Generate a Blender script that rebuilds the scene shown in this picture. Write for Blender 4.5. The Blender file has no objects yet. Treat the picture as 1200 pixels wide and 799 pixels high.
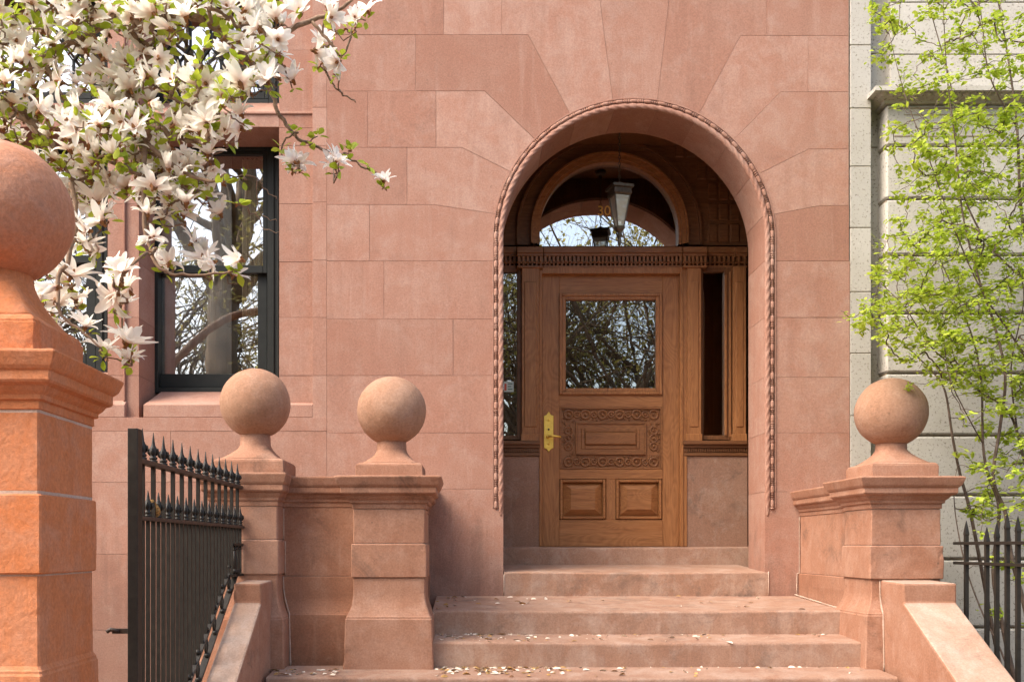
import bpy, bmesh, math, random
from mathutils import Vector, Matrix, noise
R = math.radians
PI = math.pi
scene = bpy.context.scene

# ------------------------------------------------------------------ camera, sky, sun, exposure
F = 1153.0            # focal length in photo pixels (photo is 1200 wide)
D0 = 7.3              # camera distance to the facade plane (y = 0)
EYE = 0.367           # camera height above the landing (z = 0)
VX, VY = 545.0, 640.0
cam_d = bpy.data.cameras.new('camera')
cam = bpy.data.objects.new('camera', cam_d)
scene.collection.objects.link(cam)
cam.location = (0, -D0, EYE)
cam.rotation_euler = (R(90), 0, 0)
cam_d.sensor_width = 36.0
cam_d.lens = 36.0 * F / 1200.0
cam_d.shift_x = (600 - VX) / 1200.0
cam_d.shift_y = (VY - 399.5) / 1200.0
cam_d.clip_start = 0.05
cam_d.clip_end = 2000
scene.camera = cam

SUN_EL, SUN_AZ = 50.0, 238.0      # azimuth: compass-like, direction the light comes from (x=sin, y=cos)
w = bpy.data.worlds.new('World'); scene.world = w; w.use_nodes = True
nt = w.node_tree
for n in list(nt.nodes): nt.nodes.remove(n)
wo = nt.nodes.new('ShaderNodeOutputWorld'); bg = nt.nodes.new('ShaderNodeBackground')
sk = nt.nodes.new('ShaderNodeTexSky'); sk.sky_type = 'NISHITA'; sk.sun_disc = False
sk.sun_elevation = R(SUN_EL); sk.sun_rotation = R(SUN_AZ)
sk.dust_density = 4.0; sk.air_density = 1.0; sk.ozone_density = 0.6
bg.inputs['Strength'].default_value = 0.15
wb = nt.nodes.new('ShaderNodeMix'); wb.data_type = 'RGBA'; wb.blend_type = 'MULTIPLY'; wb.inputs[0].default_value = 1.0
wb.inputs[7].default_value = (1.05, 1.0, 0.93, 1)
nt.links.new(sk.outputs[0], wb.inputs[6]); nt.links.new(wb.outputs[2], bg.inputs[0]); nt.links.new(bg.outputs[0], wo.inputs[0])
sd = bpy.data.lights.new('sun', 'SUN'); sun = bpy.data.objects.new('sun', sd)
scene.collection.objects.link(sun)
sd.energy = 0.8; sd.angle = R(42); sd.color = (1.0, 0.95, 0.86)
sv = Vector((math.sin(R(SUN_AZ)) * math.cos(R(SUN_EL)), math.cos(R(SUN_AZ)) * math.cos(R(SUN_EL)), math.sin(R(SUN_EL))))
sun.rotation_euler = sv.to_track_quat('Z', 'Y').to_euler()
sun.location = sv * 30
vs = scene.view_settings
vs.view_transform = 'Standard'; vs.look = 'None'; vs.gamma = 1.0; vs.use_curve_mapping = False
vs.exposure = 1.76
scene.cycles.max_bounces = 8
scene.cycles.use_denoising = True
scene.cycles.sample_clamp_indirect = 6

# ------------------------------------------------------------------ helpers
rng = random.Random(7)
C = scene.collection

def W(px, py, Y):
    d = Y + D0
    return Vector(((px - VX) / F * d, Y, EYE - (py - VY) / F * d))
def WX(px, Y): return (px - VX) / F * (Y + D0)
def WZ(py, Y): return EYE - (py - VY) / F * (Y + D0)

def tag(o, label=None, cat=None, group=None, kind=None):
    if label: o['label'] = label
    if cat: o['category'] = cat
    if group: o['group'] = group
    if kind: o['kind'] = kind
    return o
def thing(name, label, cat, loc=(0, 0, 0), group=None):
    o = bpy.data.objects.new(name, None); C.objects.link(o)
    o.location = loc; o.empty_display_size = 0.2
    return tag(o, label, cat, group, 'thing')

class MB:
    """collects geometry in world space; build() links it as one mesh object"""
    def __init__(s):
        s.bm = bmesh.new(); s.tl = s.bm.faces.layers.float.new('tone'); s.vl = s.bm.verts.layers.float.new('along')
    def face(s, pts, mat=0, tone=0.0, smooth=False):
        vs_ = [s.bm.verts.new(p) for p in pts]
        f = s.bm.faces.new(vs_); f.material_index = mat; f[s.tl] = tone; f.smooth = smooth
        return f
    def hexa(s, c, mat=0, tone=0.0, bevel=0.0, seg=1):
        """c: 8 corners, bottom 4 (ccw) then top 4"""
        v = [s.bm.verts.new(p) for p in c]
        fs = []
        for q in ((3, 2, 1, 0), (4, 5, 6, 7), (0, 1, 5, 4), (1, 2, 6, 5), (2, 3, 7, 6), (3, 0, 4, 7)):
            f = s.bm.faces.new([v[i] for i in q]); f.material_index = mat; f[s.tl] = tone; fs.append(f)
        if bevel > 0:
            es = list({e for f in fs for e in f.edges})
            r = bmesh.ops.bevel(s.bm, geom=es, offset=bevel, segments=seg, profile=0.5, affect='EDGES')
            for f in r['faces']: f.material_index = mat; f[s.tl] = tone
    def box(s, x0, x1, y0, y1, z0, z1, mat=0, tone=0.0, bevel=0.0):
        s.hexa([(x0, y0, z0), (x1, y0, z0), (x1, y1, z0), (x0, y1, z0), (x0, y0, z1), (x1, y0, z1), (x1, y1, z1), (x0, y1, z1)], mat, tone, bevel)
    def pbox(s, px0, py0, px1, py1, Y, depth, mat=0, tone=0.0, bevel=0.0):
        s.box(WX(px0, Y), WX(px1, Y), Y, Y + depth, WZ(py1, Y), WZ(py0, Y), mat, tone, bevel)
    def bar(s, a, b, wx, wy, mat=0):
        """rectangular bar along a->b"""
        a = Vector(a); b = Vector(b); d = (b - a).normalized()
        up = Vector((0, 0, 1)) if abs(d.z) < 0.9 else Vector((0, 1, 0))
        u = d.cross(up).normalized() * wx / 2; v = d.cross(u).normalized() * wy / 2
        s.hexa([a - u - v, a + u - v, a + u + v, a - u + v, b - u - v, b + u - v, b + u + v, b - u + v], mat)
    def rings(s, rings, mat=0, tone=0.0, cap0=True, cap1=True, smooth=True, mats=None, closed=False, along=None):
        vr = []
        for i, rg in enumerate(rings):
            vv = [s.bm.verts.new(p) for p in rg]
            if along is not None:
                for q in vv: q[s.vl] = along[i]
            vr.append(vv)
        n = len(vr[0]); m = len(vr)
        for i in range(m if closed else m - 1):
            a, b = vr[i], vr[(i + 1) % m]
            mi = mats[i] if mats else mat
            for k in range(n):
                f = s.bm.faces.new((a[k], a[(k + 1) % n], b[(k + 1) % n], b[k])); f.material_index = mi; f[s.tl] = tone; f.smooth = smooth
        if not closed:
            if cap0: f = s.bm.faces.new(list(reversed(vr[0]))); f.material_index = mat; f[s.tl] = tone
            if cap1: f = s.bm.faces.new(vr[-1]); f.material_index = mat; f[s.tl] = tone
    def tube(s, pts, rad, n=6, mat=0, smooth=True, cap=True):
        pts = [Vector(p) for p in pts]
        if not hasattr(rad, '__len__'): rad = [rad] * len(pts)
        rgs = []; prev = None
        for i, p in enumerate(pts):
            t = (pts[min(i + 1, len(pts) - 1)] - pts[max(i - 1, 0)])
            if t.length < 1e-9: t = Vector((0, 0, 1))
            t.normalize()
            if prev is None:
                u = t.cross(Vector((0, 0, 1)) if abs(t.z) < 0.9 else Vector((1, 0, 0))).normalized()
            else:
                u = (prev - t * prev.dot(t))
                u = u.normalized() if u.length > 1e-6 else t.orthogonal().normalized()
            prev = u; v = t.cross(u)
            rgs.append([p + (u * math.cos(2 * PI * k / n) + v * math.sin(2 * PI * k / n)) * rad[i] for k in range(n)])
        s.rings(rgs, mat, 0.0, cap, cap, smooth)
    def lathe(s, prof, cx, cy, n=32, mat=0, smooth=True, cap=True):
        s.rings([[(cx + r * math.cos(2 * PI * k / n), cy + r * math.sin(2 * PI * k / n), z) for k in range(n)] for r, z in prof], mat, 0.0, cap, cap, smooth)
    def rectprof(s, cx, cy, hx, hy, prof, ch=0.006, mat=0, tone=0.0, cap0=True, cap1=True, wob=.0022):
        """moulded rectangular body, slightly weathered: prof = [(offset, z[, mat of the band below])]"""
        pp = []
        for i, p in enumerate(prof):
            mt = p[2] if len(p) > 2 else mat
            if i:
                o0, z0 = prof[i - 1][0], prof[i - 1][1]; k = max(1, int(abs(p[1] - z0) / .035))
                for j in range(1, k): pp.append((o0 + (p[0] - o0) * j / k, z0 + (p[1] - z0) * j / k, mt))
            pp.append((p[0], p[1], mt))
        rg = []; mats = []
        nx = max(4, int(2 * hx / .03)); ny = max(4, int(2 * hy / .03))
        for i, (o, z, mt) in enumerate(pp):
            a, b = hx + o, hy + o; c = min(ch, a * .3, b * .3)
            pts = []
            for (p, q, n) in (((-a + c, -b), (a - c, -b), nx), ((a, -b + c), (a, b - c), ny), ((a - c, b), (-a + c, b), nx), ((-a, b - c), (-a, -b + c), ny)):
                for k in range(n + 1): pts.append((p[0] + (q[0] - p[0]) * k / n, p[1] + (q[1] - p[1]) * k / n))
            row = []
            for (x, y) in pts:
                P3 = Vector((cx + x, cy + y, z))
                n1 = noise.noise(P3 * 9.0); n2 = noise.noise(P3 * 31.0)
                near = min(abs(abs(x) - a), abs(abs(y) - b)) if (abs(abs(x) - a) < .02 and abs(abs(y) - b) < .02) else 1
                chip = max(0, noise.noise(P3 * 17.0 + Vector((5, 3, 1))) - .28) * .016 if near < .02 else 0
                d = n1 * wob + n2 * wob * .5 - chip
                l = max(1e-6, math.hypot(x / a, y / b))
                row.append((cx + x + (x / a) / l * d, cy + y + (y / b) / l * d, z + n2 * wob * .5))
            rg.append(row)
            if i: mats.append(mt)
        s.rings(rg, mat, tone, cap0, cap1, False, mats)
    def ball(s, c, r, nu=48, nv=28, mat=0, wob=0.0):
        c = Vector(c)
        rgs = []
        for j in range(nv + 1):
            th = PI * (0.004 + 0.992 * j / nv)
            rgs.append([c + (lambda v: v * (r * (1 + wob * (noise.noise((c + v * r) * 6) + .5 * noise.noise((c + v * r) * 19)))))(Vector((math.sin(th) * math.cos(2 * PI * k / nu), math.sin(th) * math.sin(2 * PI * k / nu), -math.cos(th)))) for k in range(nu)])
        s.rings(rgs, mat)
    def prism(s, pts, y0, y1, mat=0, tone=0.0, ch=0.0):
        """extrude an (x,z) polygon from y0 (front) to y1; ch chamfers the front edge"""
        n = len(pts)
        def off(d):
            if d == 0: return pts
            out = []
            for i in range(n):
                a, b, c = Vector(pts[i - 1]), Vector(pts[i]), Vector(pts[(i + 1) % n])
                e1 = (b - a); e2 = (c - b)
                if e1.length < 1e-9 or e2.length < 1e-9: out.append(tuple(b)); continue
                e1.normalize(); e2.normalize()
                n1 = Vector((-e1.y, e1.x)); n2 = Vector((-e2.y, e2.x))
                m = n1 + n2
                if m.length < 1e-6: m = n1
                m.normalize()
                k = d / max(0.35, m.dot(n1))
                out.append((b.x + m.x * k, b.y + m.y * k))
            return out
        area = sum(pts[i - 1][0] * pts[i][1] - pts[i][0] * pts[i - 1][1] for i in range(n))
        if area < 0: pts = list(reversed(pts))
        p0 = off(ch)
        fr = [s.bm.verts.new((x, y0, z)) for x, z in p0]
        md = [s.bm.verts.new((x, y0 + ch, z)) for x, z in pts] if ch else fr
        bk = [s.bm.verts.new((x, y1, z)) for x, z in pts]
        fs = [s.bm.faces.new(fr), s.bm.faces.new(list(reversed(bk)))]
        for i in range(n):
            j = (i + 1) % n
            if ch: fs.append(s.bm.faces.new((fr[j], fr[i], md[i], md[j])))
            fs.append(s.bm.faces.new((md[j], md[i], bk[i], bk[j])))
        for f in fs: f.material_index = mat; f[s.tl] = tone
        for f in fs: f.normal_update()
        bmesh.ops.triangulate(s.bm, faces=[f for f in fs if len(f.verts) > 4])
    def build(s, name, mats, parent=None, origin=None, recalc=True):
        if recalc: bmesh.ops.recalc_face_normals(s.bm, faces=s.bm.faces)
        me = bpy.data.meshes.new(name)
        if origin is None:
            p = parent
            while p is not None and p.parent is not None: p = p.parent
            origin = p.location if p is not None else Vector((0, 0, 0))
        o0 = Vector(origin)
        if o0.length > 0: bmesh.ops.translate(s.bm, verts=s.bm.verts, vec=-o0)
        s.bm.to_mesh(me); s.bm.free()
        for m in (mats if isinstance(mats, (list, tuple)) else [mats]): me.materials.append(m)
        o = bpy.data.objects.new(name, me); C.objects.link(o)
        if parent: o.parent = parent
        else: o.location = o0
        return o

# ------------------------------------------------------------------ materials
def newmat(name):
    m = bpy.data.materials.new(name); m.use_nodes = True
    nt = m.node_tree; b = nt.nodes['Principled BSDF']
    return m, nt, b
def N(nt, t, **kw):
    n = nt.nodes.new(t)
    for k, v in kw.items(): setattr(n, k, v)
    return n
def mixc(nt, fac, a, b, blend='MIX'):
    n = N(nt, 'ShaderNodeMix', data_type='RGBA', blend_type=blend)
    for sock, val in ((n.inputs[0], fac), (n.inputs[6], a), (n.inputs[7], b)):
        if hasattr(val, 'is_linked') or hasattr(val, 'links'): nt.links.new(val, sock)
        elif isinstance(val, (int, float)): sock.default_value = val
        else: sock.default_value = (*val, 1) if len(val) == 3 else val
    return n.outputs[2]
def math_(nt, op, a, b=0.0, clamp=False):
    n = N(nt, 'ShaderNodeMath', operation=op); n.use_clamp = clamp
    for i, v in enumerate((a, b)):
        if hasattr(v, 'links'): nt.links.new(v, n.inputs[i])
        else: n.inputs[i].default_value = v
    return n.outputs[0]
def ramp(nt, fac, stops):
    n = N(nt, 'ShaderNodeValToRGB'); cr = n.color_ramp
    while len(cr.elements) > 1: cr.elements.remove(cr.elements[-1])
    for i, (p, c) in enumerate(stops):
        e = cr.elements[0] if i == 0 else cr.elements.new(p)
        e.position = p; e.color = (*c, 1) if len(c) == 3 else c
    nt.links.new(fac, n.inputs[0]); return n.outputs[0]
def noise_(nt, co, scale, detail=4, rough=0.6, dist=0.0, sx=(1, 1, 1)):
    mp = N(nt, 'ShaderNodeMapping'); mp.inputs['Scale'].default_value = sx
    nt.links.new(co, mp.inputs[0])
    n = N(nt, 'ShaderNodeTexNoise'); n.inputs['Scale'].default_value = scale; n.inputs['Detail'].default_value = detail
    n.inputs['Roughness'].default_value = rough; n.inputs['Distortion'].default_value = dist
    nt.links.new(mp.outputs[0], n.inputs['Vector']); return n.outputs['Fac']
def geopos(nt):
    return N(nt, 'ShaderNodeNewGeometry').outputs['Position']
def bump(nt, b, h, strength=0.3, dist=0.01):
    n = N(nt, 'ShaderNodeBump'); n.inputs['Strength'].default_value = strength; n.inputs['Distance'].default_value = dist
    nt.links.new(h, n.inputs['Height']); nt.links.new(n.outputs[0], b.inputs['Normal'])
def setin(b, **kw):
    for k, v in kw.items():
        i = b.inputs[k.replace('_', ' ')]
        i.default_value = (*v, 1) if isinstance(v, tuple) and len(v) == 3 else v

def stone(name, c1, c2, c3, stain=(0.09, 0.055, 0.045), stain_amt=0.55, grain=90.0, bstr=0.25, streak=0.5, damp=0.0):
    m, nt, b = newmat(name)
    co = geopos(nt)
    at = N(nt, 'ShaderNodeAttribute', attribute_name='tone').outputs['Fac']
    co0 = co
    vm = N(nt, 'ShaderNodeVectorMath', operation='ADD'); cx_ = N(nt, 'ShaderNodeCombineXYZ')
    sh = math_(nt, 'MULTIPLY', at, 61.0)
    for i in range(3): nt.links.new(sh, cx_.inputs[i])
    nt.links.new(co, vm.inputs[0]); nt.links.new(cx_.outputs[0], vm.inputs[1]); co = vm.outputs[0]
    big = noise_(nt, co, 1.9, 7, 0.66, 0.5)
    mid = noise_(nt, co, 6.0, 6, 0.7, 0.4)
    st = noise_(nt, co, 1.0, 5, 0.62, 0.25, (8, 8, 0.8))
    st2 = noise_(nt, co, 1.0, 5, 0.62, 0.25, (17, 17, 1.7))
    fine = noise_(nt, co, grain, 3, 0.75)
    med = noise_(nt, co, grain * .28, 4, 0.7)
    f = math_(nt, 'ADD', big, math_(nt, 'MULTIPLY', at, -1.1))
    col = mixc(nt, ramp(nt, f, [(0.36, (0, 0, 0)), (0.64, (1, 1, 1))]), c1, c2)
    pf = math_(nt, 'ADD', mid, math_(nt, 'MULTIPLY', at, 1.2))
    col = mixc(nt, math_(nt, 'MULTIPLY', ramp(nt, pf, [(0.46, (0, 0, 0)), (0.72, (1, 1, 1))]), 0.75), col, c3)
    col = mixc(nt, math_(nt, 'MULTIPLY', ramp(nt, st, [(0.5, (0, 0, 0)), (0.72, (1, 1, 1))]), streak * 0.55), col, tuple(x * 0.70 for x in c2))
    col = mixc(nt, math_(nt, 'MULTIPLY', ramp(nt, st2, [(0.56, (0, 0, 0)), (0.74, (1, 1, 1))]), streak * 0.6), col, tuple(min(.8, x * 1.12) for x in c3))
    # dirt blotches with outlines of their own
    s1 = noise_(nt, co, 2.6, 8, 0.74, 0.8); s2 = noise_(nt, co, 0.9, 3, 0.5)
    sm = math_(nt, 'MULTIPLY', ramp(nt, s1, [(0.52, (0, 0, 0)), (0.68, (1, 1, 1))]), ramp(nt, s2, [(0.42, (0, 0, 0)), (0.58, (1, 1, 1))]))
    col = mixc(nt, math_(nt, 'MULTIPLY', sm, stain_amt), col, stain)
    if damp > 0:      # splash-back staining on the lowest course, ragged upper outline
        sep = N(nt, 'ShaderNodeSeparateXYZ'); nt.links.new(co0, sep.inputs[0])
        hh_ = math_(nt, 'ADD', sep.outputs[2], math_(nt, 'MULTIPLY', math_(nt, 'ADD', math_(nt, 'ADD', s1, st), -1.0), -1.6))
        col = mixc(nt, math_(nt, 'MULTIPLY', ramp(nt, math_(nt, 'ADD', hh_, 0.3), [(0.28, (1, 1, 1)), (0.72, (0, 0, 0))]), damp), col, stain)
    # pores and small dark pits
    col = mixc(nt, ramp(nt, med, [(0.26, (0.55, 0.55, 0.55)), (0.34, (0, 0, 0))]), col, stain)
    mul = math_(nt, 'ADD', at, 1.0)
    cc = N(nt, 'ShaderNodeCombineColor')
    for i in range(3): nt.links.new(mul, cc.inputs[i])
    col = mixc(nt, 1.0, col, cc.outputs[0], 'MULTIPLY')
    fr = ramp(nt, fine, [(0.28, (0.80, 0.80, 0.80)), (0.72, (1.16, 1.16, 1.16))])
    col = mixc(nt, 1.0, col, fr, 'MULTIPLY')
    nt.links.new(col, b.inputs['Base Color'])
    setin(b, Roughness=0.88); b.inputs['Specular IOR Level'].default_value = 0.25
    h = math_(nt, 'ADD', math_(nt, 'ADD', math_(nt, 'MULTIPLY', fine, 0.4), math_(nt, 'MULTIPLY', med, 0.7)), mid)
    bump(nt, b, h, bstr, 0.007)
    return m
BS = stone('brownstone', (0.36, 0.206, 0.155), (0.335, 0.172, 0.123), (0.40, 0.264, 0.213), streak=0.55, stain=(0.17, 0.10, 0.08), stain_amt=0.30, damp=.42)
BSP = stone('brownstone_pier', (0.375, 0.205, 0.138), (0.315, 0.152, 0.094), (0.43, 0.265, 0.195), stain=(0.085, 0.06, 0.048), stain_amt=0.72)
BSO = stone('orange_sandstone', (0.53, 0.205, 0.092), (0.52, 0.172, 0.062), (0.50, 0.25, 0.155), stain=(.3, .1, .05), stain_amt=0.15, bstr=0.6, grain=70)
BSB = stone('brownstone_ball', (0.355, 0.212, 0.142), (0.32, 0.17, 0.105), (0.41, 0.265, 0.195), grain=70, bstr=0.6, stain=(.15, .09, .06), stain_amt=0.35)
TR = stone('brownstone_step', (0.355, 0.222, 0.16), (0.305, 0.173, 0.118), (0.44, 0.335, 0.275), stain=(0.12, 0.09, 0.075), stain_amt=0.8, streak=.4)
BSN = stone('orange_ball', (0.49, 0.245, 0.155), (0.48, 0.21, 0.115), (0.48, 0.285, 0.21), stain=(.3, .13, .08), stain_amt=.25, bstr=.7, grain=70)
WORN = stone('worn_pale_brownstone', (0.43, 0.31, 0.245), (0.37, 0.24, 0.175), (0.50, 0.40, 0.34), stain=(.2, .14, .11), stain_amt=.5)
MORT = stone('mortar', (0.43, 0.29, 0.225), (0.39, 0.24, 0.175), (0.47, 0.34, 0.28), stain_amt=0.2)
MORTB = stone('pale_mortar', (0.50, 0.38, 0.31), (0.44, 0.31, 0.24), (0.54, 0.42, 0.36), stain_amt=0.1)

def granite_mat():
    m, nt, b = newmat('granite'); co = geopos(nt)
    v = N(nt, 'ShaderNodeTexVoronoi'); v.inputs['Scale'].default_value = 75; nt.links.new(co, v.inputs['Vector'])
    sp = noise_(nt, co, 55, 3, 0.7)
    big = noise_(nt, co, 1.6, 5, 0.6, 0.2)
    col = mixc(nt, ramp(nt, big, [(0.35, (0, 0, 0)), (0.7, (1, 1, 1))]), (0.48, 0.465, 0.425), (0.39, 0.37, 0.325))
    col = mixc(nt, math_(nt, 'MULTIPLY', ramp(nt, sp, [(0.57, (0, 0, 0)), (0.65, (1, 1, 1))]), 0.85), col, (0.16, 0.14, 0.11))
    col = mixc(nt, ramp(nt, sp, [(0.25, (0.6, 0.6, 0.6)), (0.4, (0, 0, 0))]), col, (0.58, 0.57, 0.53))
    at = N(nt, 'ShaderNodeAttribute', attribute_name='tone').outputs['Fac']
    mul = math_(nt, 'ADD', at, 1.0); cc = N(nt, 'ShaderNodeCombineColor')
    for i in range(3): nt.links.new(mul, cc.inputs[i])
    col = mixc(nt, 1.0, col, cc.outputs[0], 'MULTIPLY')
    nt.links.new(col, b.inputs['Base Color']); setin(b, Roughness=0.8)
    bump(nt, b, sp, 0.15, 0.004)
    return m
GR = granite_mat()
GRJ = stone('granite_joint', (0.32, 0.26, 0.18), (0.25, 0.20, 0.14), (0.38, 0.32, 0.24), stain_amt=0.2)

def oak(name, axis, base=(0.345, 0.145, 0.05), dark=(0.115, 0.040, 0.014), light=(0.44, 0.205, 0.08), rough=0.42):
    m, nt, b = newmat(name); co = geopos(nt)
    sx = (22, 22, 1.6) if axis == 'z' else (1.6, 22, 22)
    g1 = noise_(nt, co, 1.0, 6, 0.65, 0.8, sx)
    sx2 = (70, 70, 4) if axis == 'z' else (4, 70, 70)
    g2 = noise_(nt, co, 1.0, 4, 0.7, 0.3, sx2)
    # flame figure: bands of a stretched, warped field
    fl = noise_(nt, co, 1.0, 2, 0.5, 0.6, (5, 5, 1.1) if axis == 'z' else (1.1, 5, 5))
    bands = math_(nt, 'FRACT', math_(nt, 'MULTIPLY', fl, 24.0))
    bd = ramp(nt, bands, [(0.0, (0, 0, 0)), (0.5, (1, 1, 1)), (1.0, (0, 0, 0))])
    col = mixc(nt, ramp(nt, g1, [(0.3, (0, 0, 0)), (0.7, (1, 1, 1))]), base, light)
    col = mixc(nt, math_(nt, 'MULTIPLY', bd, 0.33), col, dark)
    col = mixc(nt, math_(nt, 'MULTIPLY', ramp(nt, g2, [(0.5, (0, 0, 0)), (0.7, (1, 1, 1))]), 0.5), col, dark)
    nt.links.new(col, b.inputs['Base Color']); setin(b, Roughness=rough)
    b.inputs['Specular IOR Level'].default_value = 0.4
    bump(nt, b, g2, 0.2, 0.002)
    return m
OV = oak('oak_upright', 'z'); OH = oak('oak_crosswise', 'x')
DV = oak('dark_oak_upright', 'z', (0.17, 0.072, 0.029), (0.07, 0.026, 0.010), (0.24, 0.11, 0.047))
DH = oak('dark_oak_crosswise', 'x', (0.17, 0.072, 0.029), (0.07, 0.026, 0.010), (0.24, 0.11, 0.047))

CARV = oak('carved_oak', 'x', (0.24, 0.10, 0.037), (0.09, 0.034, 0.012), (0.33, 0.15, 0.06))
def simple(name, col, rough=0.5, metal=0.0, spec=0.5, var=0.0, vs_=20, bmp=0.0):
    m, nt, b = newmat(name)
    if var > 0:
        n = noise_(nt, geopos(nt), vs_, 4, 0.6)
        c = mixc(nt, ramp(nt, n, [(0.3, (0, 0, 0)), (0.7, (1, 1, 1))]), tuple(x * (1 - var) for x in col), tuple(min(1, x * (1 + var)) for x in col))
        nt.links.new(c, b.inputs['Base Color'])
        if bmp: bump(nt, b, n, bmp, 0.003)
    else: setin(b, Base_Color=col)
    setin(b, Roughness=rough, Metallic=metal); b.inputs['Specular IOR Level'].default_value = spec
    return m
IRON = simple('black_iron', (0.017, 0.015, 0.012), 0.5, 0.0, 0.4, 0.4, 30, 0.4)
IRONR = simple('weathered_iron', (0.05, 0.033, 0.024), 0.55, 0.0, 0.5, 0.5, 25, 0.3)
SASH = simple('black_sash_paint', (0.014, 0.017, 0.016), 0.5, 0.0, 0.3, 0.2, 12)
BRASS = simple('polished_brass', (0.95, 0.66, 0.14), 0.42, 0.75, 0.5, 0.1, 30)
BRONZE = simple('lantern_bronze', (0.10, 0.085, 0.065), 0.45, 0.6, 0.5, 0.3, 40)
GOLD = simple('gold_leaf', (0.85, 0.55, 0.14), 0.45, 0.15)
CURT = simple('cream_curtain', (0.78, 0.68, 0.48), 0.9, 0, 0.2, 0.08, 4)
SHEER = simple('sheer_curtain', (0.80, 0.81, 0.80), 0.9, 0, 0.2, 0.15, 3)
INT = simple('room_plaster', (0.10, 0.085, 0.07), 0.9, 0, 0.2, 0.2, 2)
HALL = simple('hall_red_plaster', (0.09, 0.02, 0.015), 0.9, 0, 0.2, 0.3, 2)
ASPH = simple('asphalt', (0.05, 0.05, 0.052), 0.9, 0, 0.3, 0.25, 30, 0.3)
CONC = simple('brick_paving', (0.26, 0.15, 0.11), 0.9, 0, 0.3, 0.25, 8, 0.3)
SOIL = simple('soil', (0.07, 0.05, 0.035), 0.95, 0, 0.2, 0.4, 6, 0.5)
BARK = simple('magnolia_bark', (0.23, 0.155, 0.105), 0.85, 0, 0.3, 0.35, 40, 0.5)
BARK2 = simple('sapling_bark', (0.13, 0.095, 0.075), 0.8, 0, 0.3, 0.45, 18, 0.4)
BARKF = simple('street_tree_bark', (0.19, 0.135, 0.085), 0.9, 0, 0.2, 0.4, 3, 0.5)
STICK = simple('sticker_paper', (0.62, 0.70, 0.62), 0.6)
STRED = simple('sticker_red', (0.6, 0.10, 0.05), 0.6)
STGRN = simple('sticker_green', (0.10, 0.22, 0.16), 0.6)

def glass(name, refl=0.34, tint=(0.75, 0.78, 0.76), wav=0.06, ws=1.6):
    m = bpy.data.materials.new(name); m.use_nodes = True; nt = m.node_tree
    for n in list(nt.nodes): nt.nodes.remove(n)
    out = N(nt, 'ShaderNodeOutputMaterial'); g = N(nt, 'ShaderNodeBsdfGlossy'); t = N(nt, 'ShaderNodeBsdfTransparent')
    g.inputs['Roughness'].default_value = 0.0; g.inputs['Color'].default_value = (1, 1, 1, 1)
    t.inputs['Color'].default_value = (*tint, 1)
    lw = N(nt, 'ShaderNodeLayerWeight'); lw.inputs['Blend'].default_value = 0.3
    fac = math_(nt, 'ADD', math_(nt, 'MULTIPLY', lw.outputs['Fresnel'], 0.6), refl, True)
    mx = N(nt, 'ShaderNodeMixShader'); nt.links.new(fac, mx.inputs[0])
    nt.links.new(t.outputs[0], mx.inputs[1]); nt.links.new(g.outputs[0], mx.inputs[2])
    nt.links.new(mx.outputs[0], out.inputs[0])
    h = noise_(nt, geopos(nt), ws, 2, 0.5)
    bp = N(nt, 'ShaderNodeBump'); bp.inputs['Strength'].default_value = wav; bp.inputs['Distance'].default_value = 0.05
    nt.links.new(h, bp.inputs['Height']); nt.links.new(bp.outputs[0], g.inputs['Normal'])
    return m
GLASS = glass('window_glass', 0.33, (0.95, 0.96, 0.95), wav=0.010, ws=3.0)
DGLASS = glass('door_glass', 0.22, wav=0.006, ws=5.0)
FGLASS = glass('fanlight_glass', 0.42, wav=0.004, ws=2.0)
LGLASS = glass('lantern_glass', 0.22, (0.9, 0.88, 0.8), 0.15, 30)
_nt = LGLASS.node_tree
_o = [n for n in _nt.nodes if n.type == 'OUTPUT_MATERIAL'][0]; _src = _o.inputs[0].links[0].from_socket
_tr = N(_nt, 'ShaderNodeBsdfDiffuse'); _tr.inputs['Color'].default_value = (0.75, 0.72, 0.62, 1)
_mx = N(_nt, 'ShaderNodeMixShader'); _mx.inputs[0].default_value = 0.32
_nt.links.new(_src, _mx.inputs[1]); _nt.links.new(_tr.outputs[0], _mx.inputs[2]); _nt.links.new(_mx.outputs[0], _o.inputs[0])

def leafmat(name, ca, cb, trans=0.45, rough=0.5):
    m, nt, b = newmat(name)
    at = N(nt, 'ShaderNodeAttribute', attribute_name='along').outputs['Fac']
    n = noise_(nt, geopos(nt), 14, 3, 0.6)
    f = math_(nt, 'ADD', math_(nt, 'MULTIPLY', at, 0.7), math_(nt, 'MULTIPLY', n, 0.3))
    c = ramp(nt, f, [(0.2, ca), (0.75, cb)])
    nt.links.new(c, b.inputs['Base Color']); setin(b, Roughness=rough); b.inputs['Specular IOR Level'].default_value = 0.3
    out = nt.nodes['Material Output']
    t = N(nt, 'ShaderNodeBsdfTranslucent'); nt.links.new(c, t.inputs['Color'])
    mx = N(nt, 'ShaderNodeMixShader'); mx.inputs[0].default_value = trans
    nt.links.new(b.outputs[0], mx.inputs[1]); nt.links.new(t.outputs[0], mx.inputs[2]); nt.links.new(mx.outputs[0], out.inputs[0])
    return m
PETAL = leafmat('magnolia_petal', (0.93, 0.77, 0.68), (0.97, 0.955, 0.90), 0.5, 0.6)
MLEAF = leafmat('magnolia_leaf', (0.29, 0.40, 0.025), (0.48, 0.57, 0.06), 0.45)
BUDM = simple('magnolia_bud_scale', (0.28, 0.13, 0.05), 0.7, 0, 0.3, 0.4, 60)
TLEAF = leafmat('spring_leaf', (0.30, 0.42, 0.03), (0.52, 0.62, 0.08), 0.45)
DLEAF = simple('dry_leaf', (0.40, 0.24, 0.09), 0.8, 0, 0.2, 0.5, 40)
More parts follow.
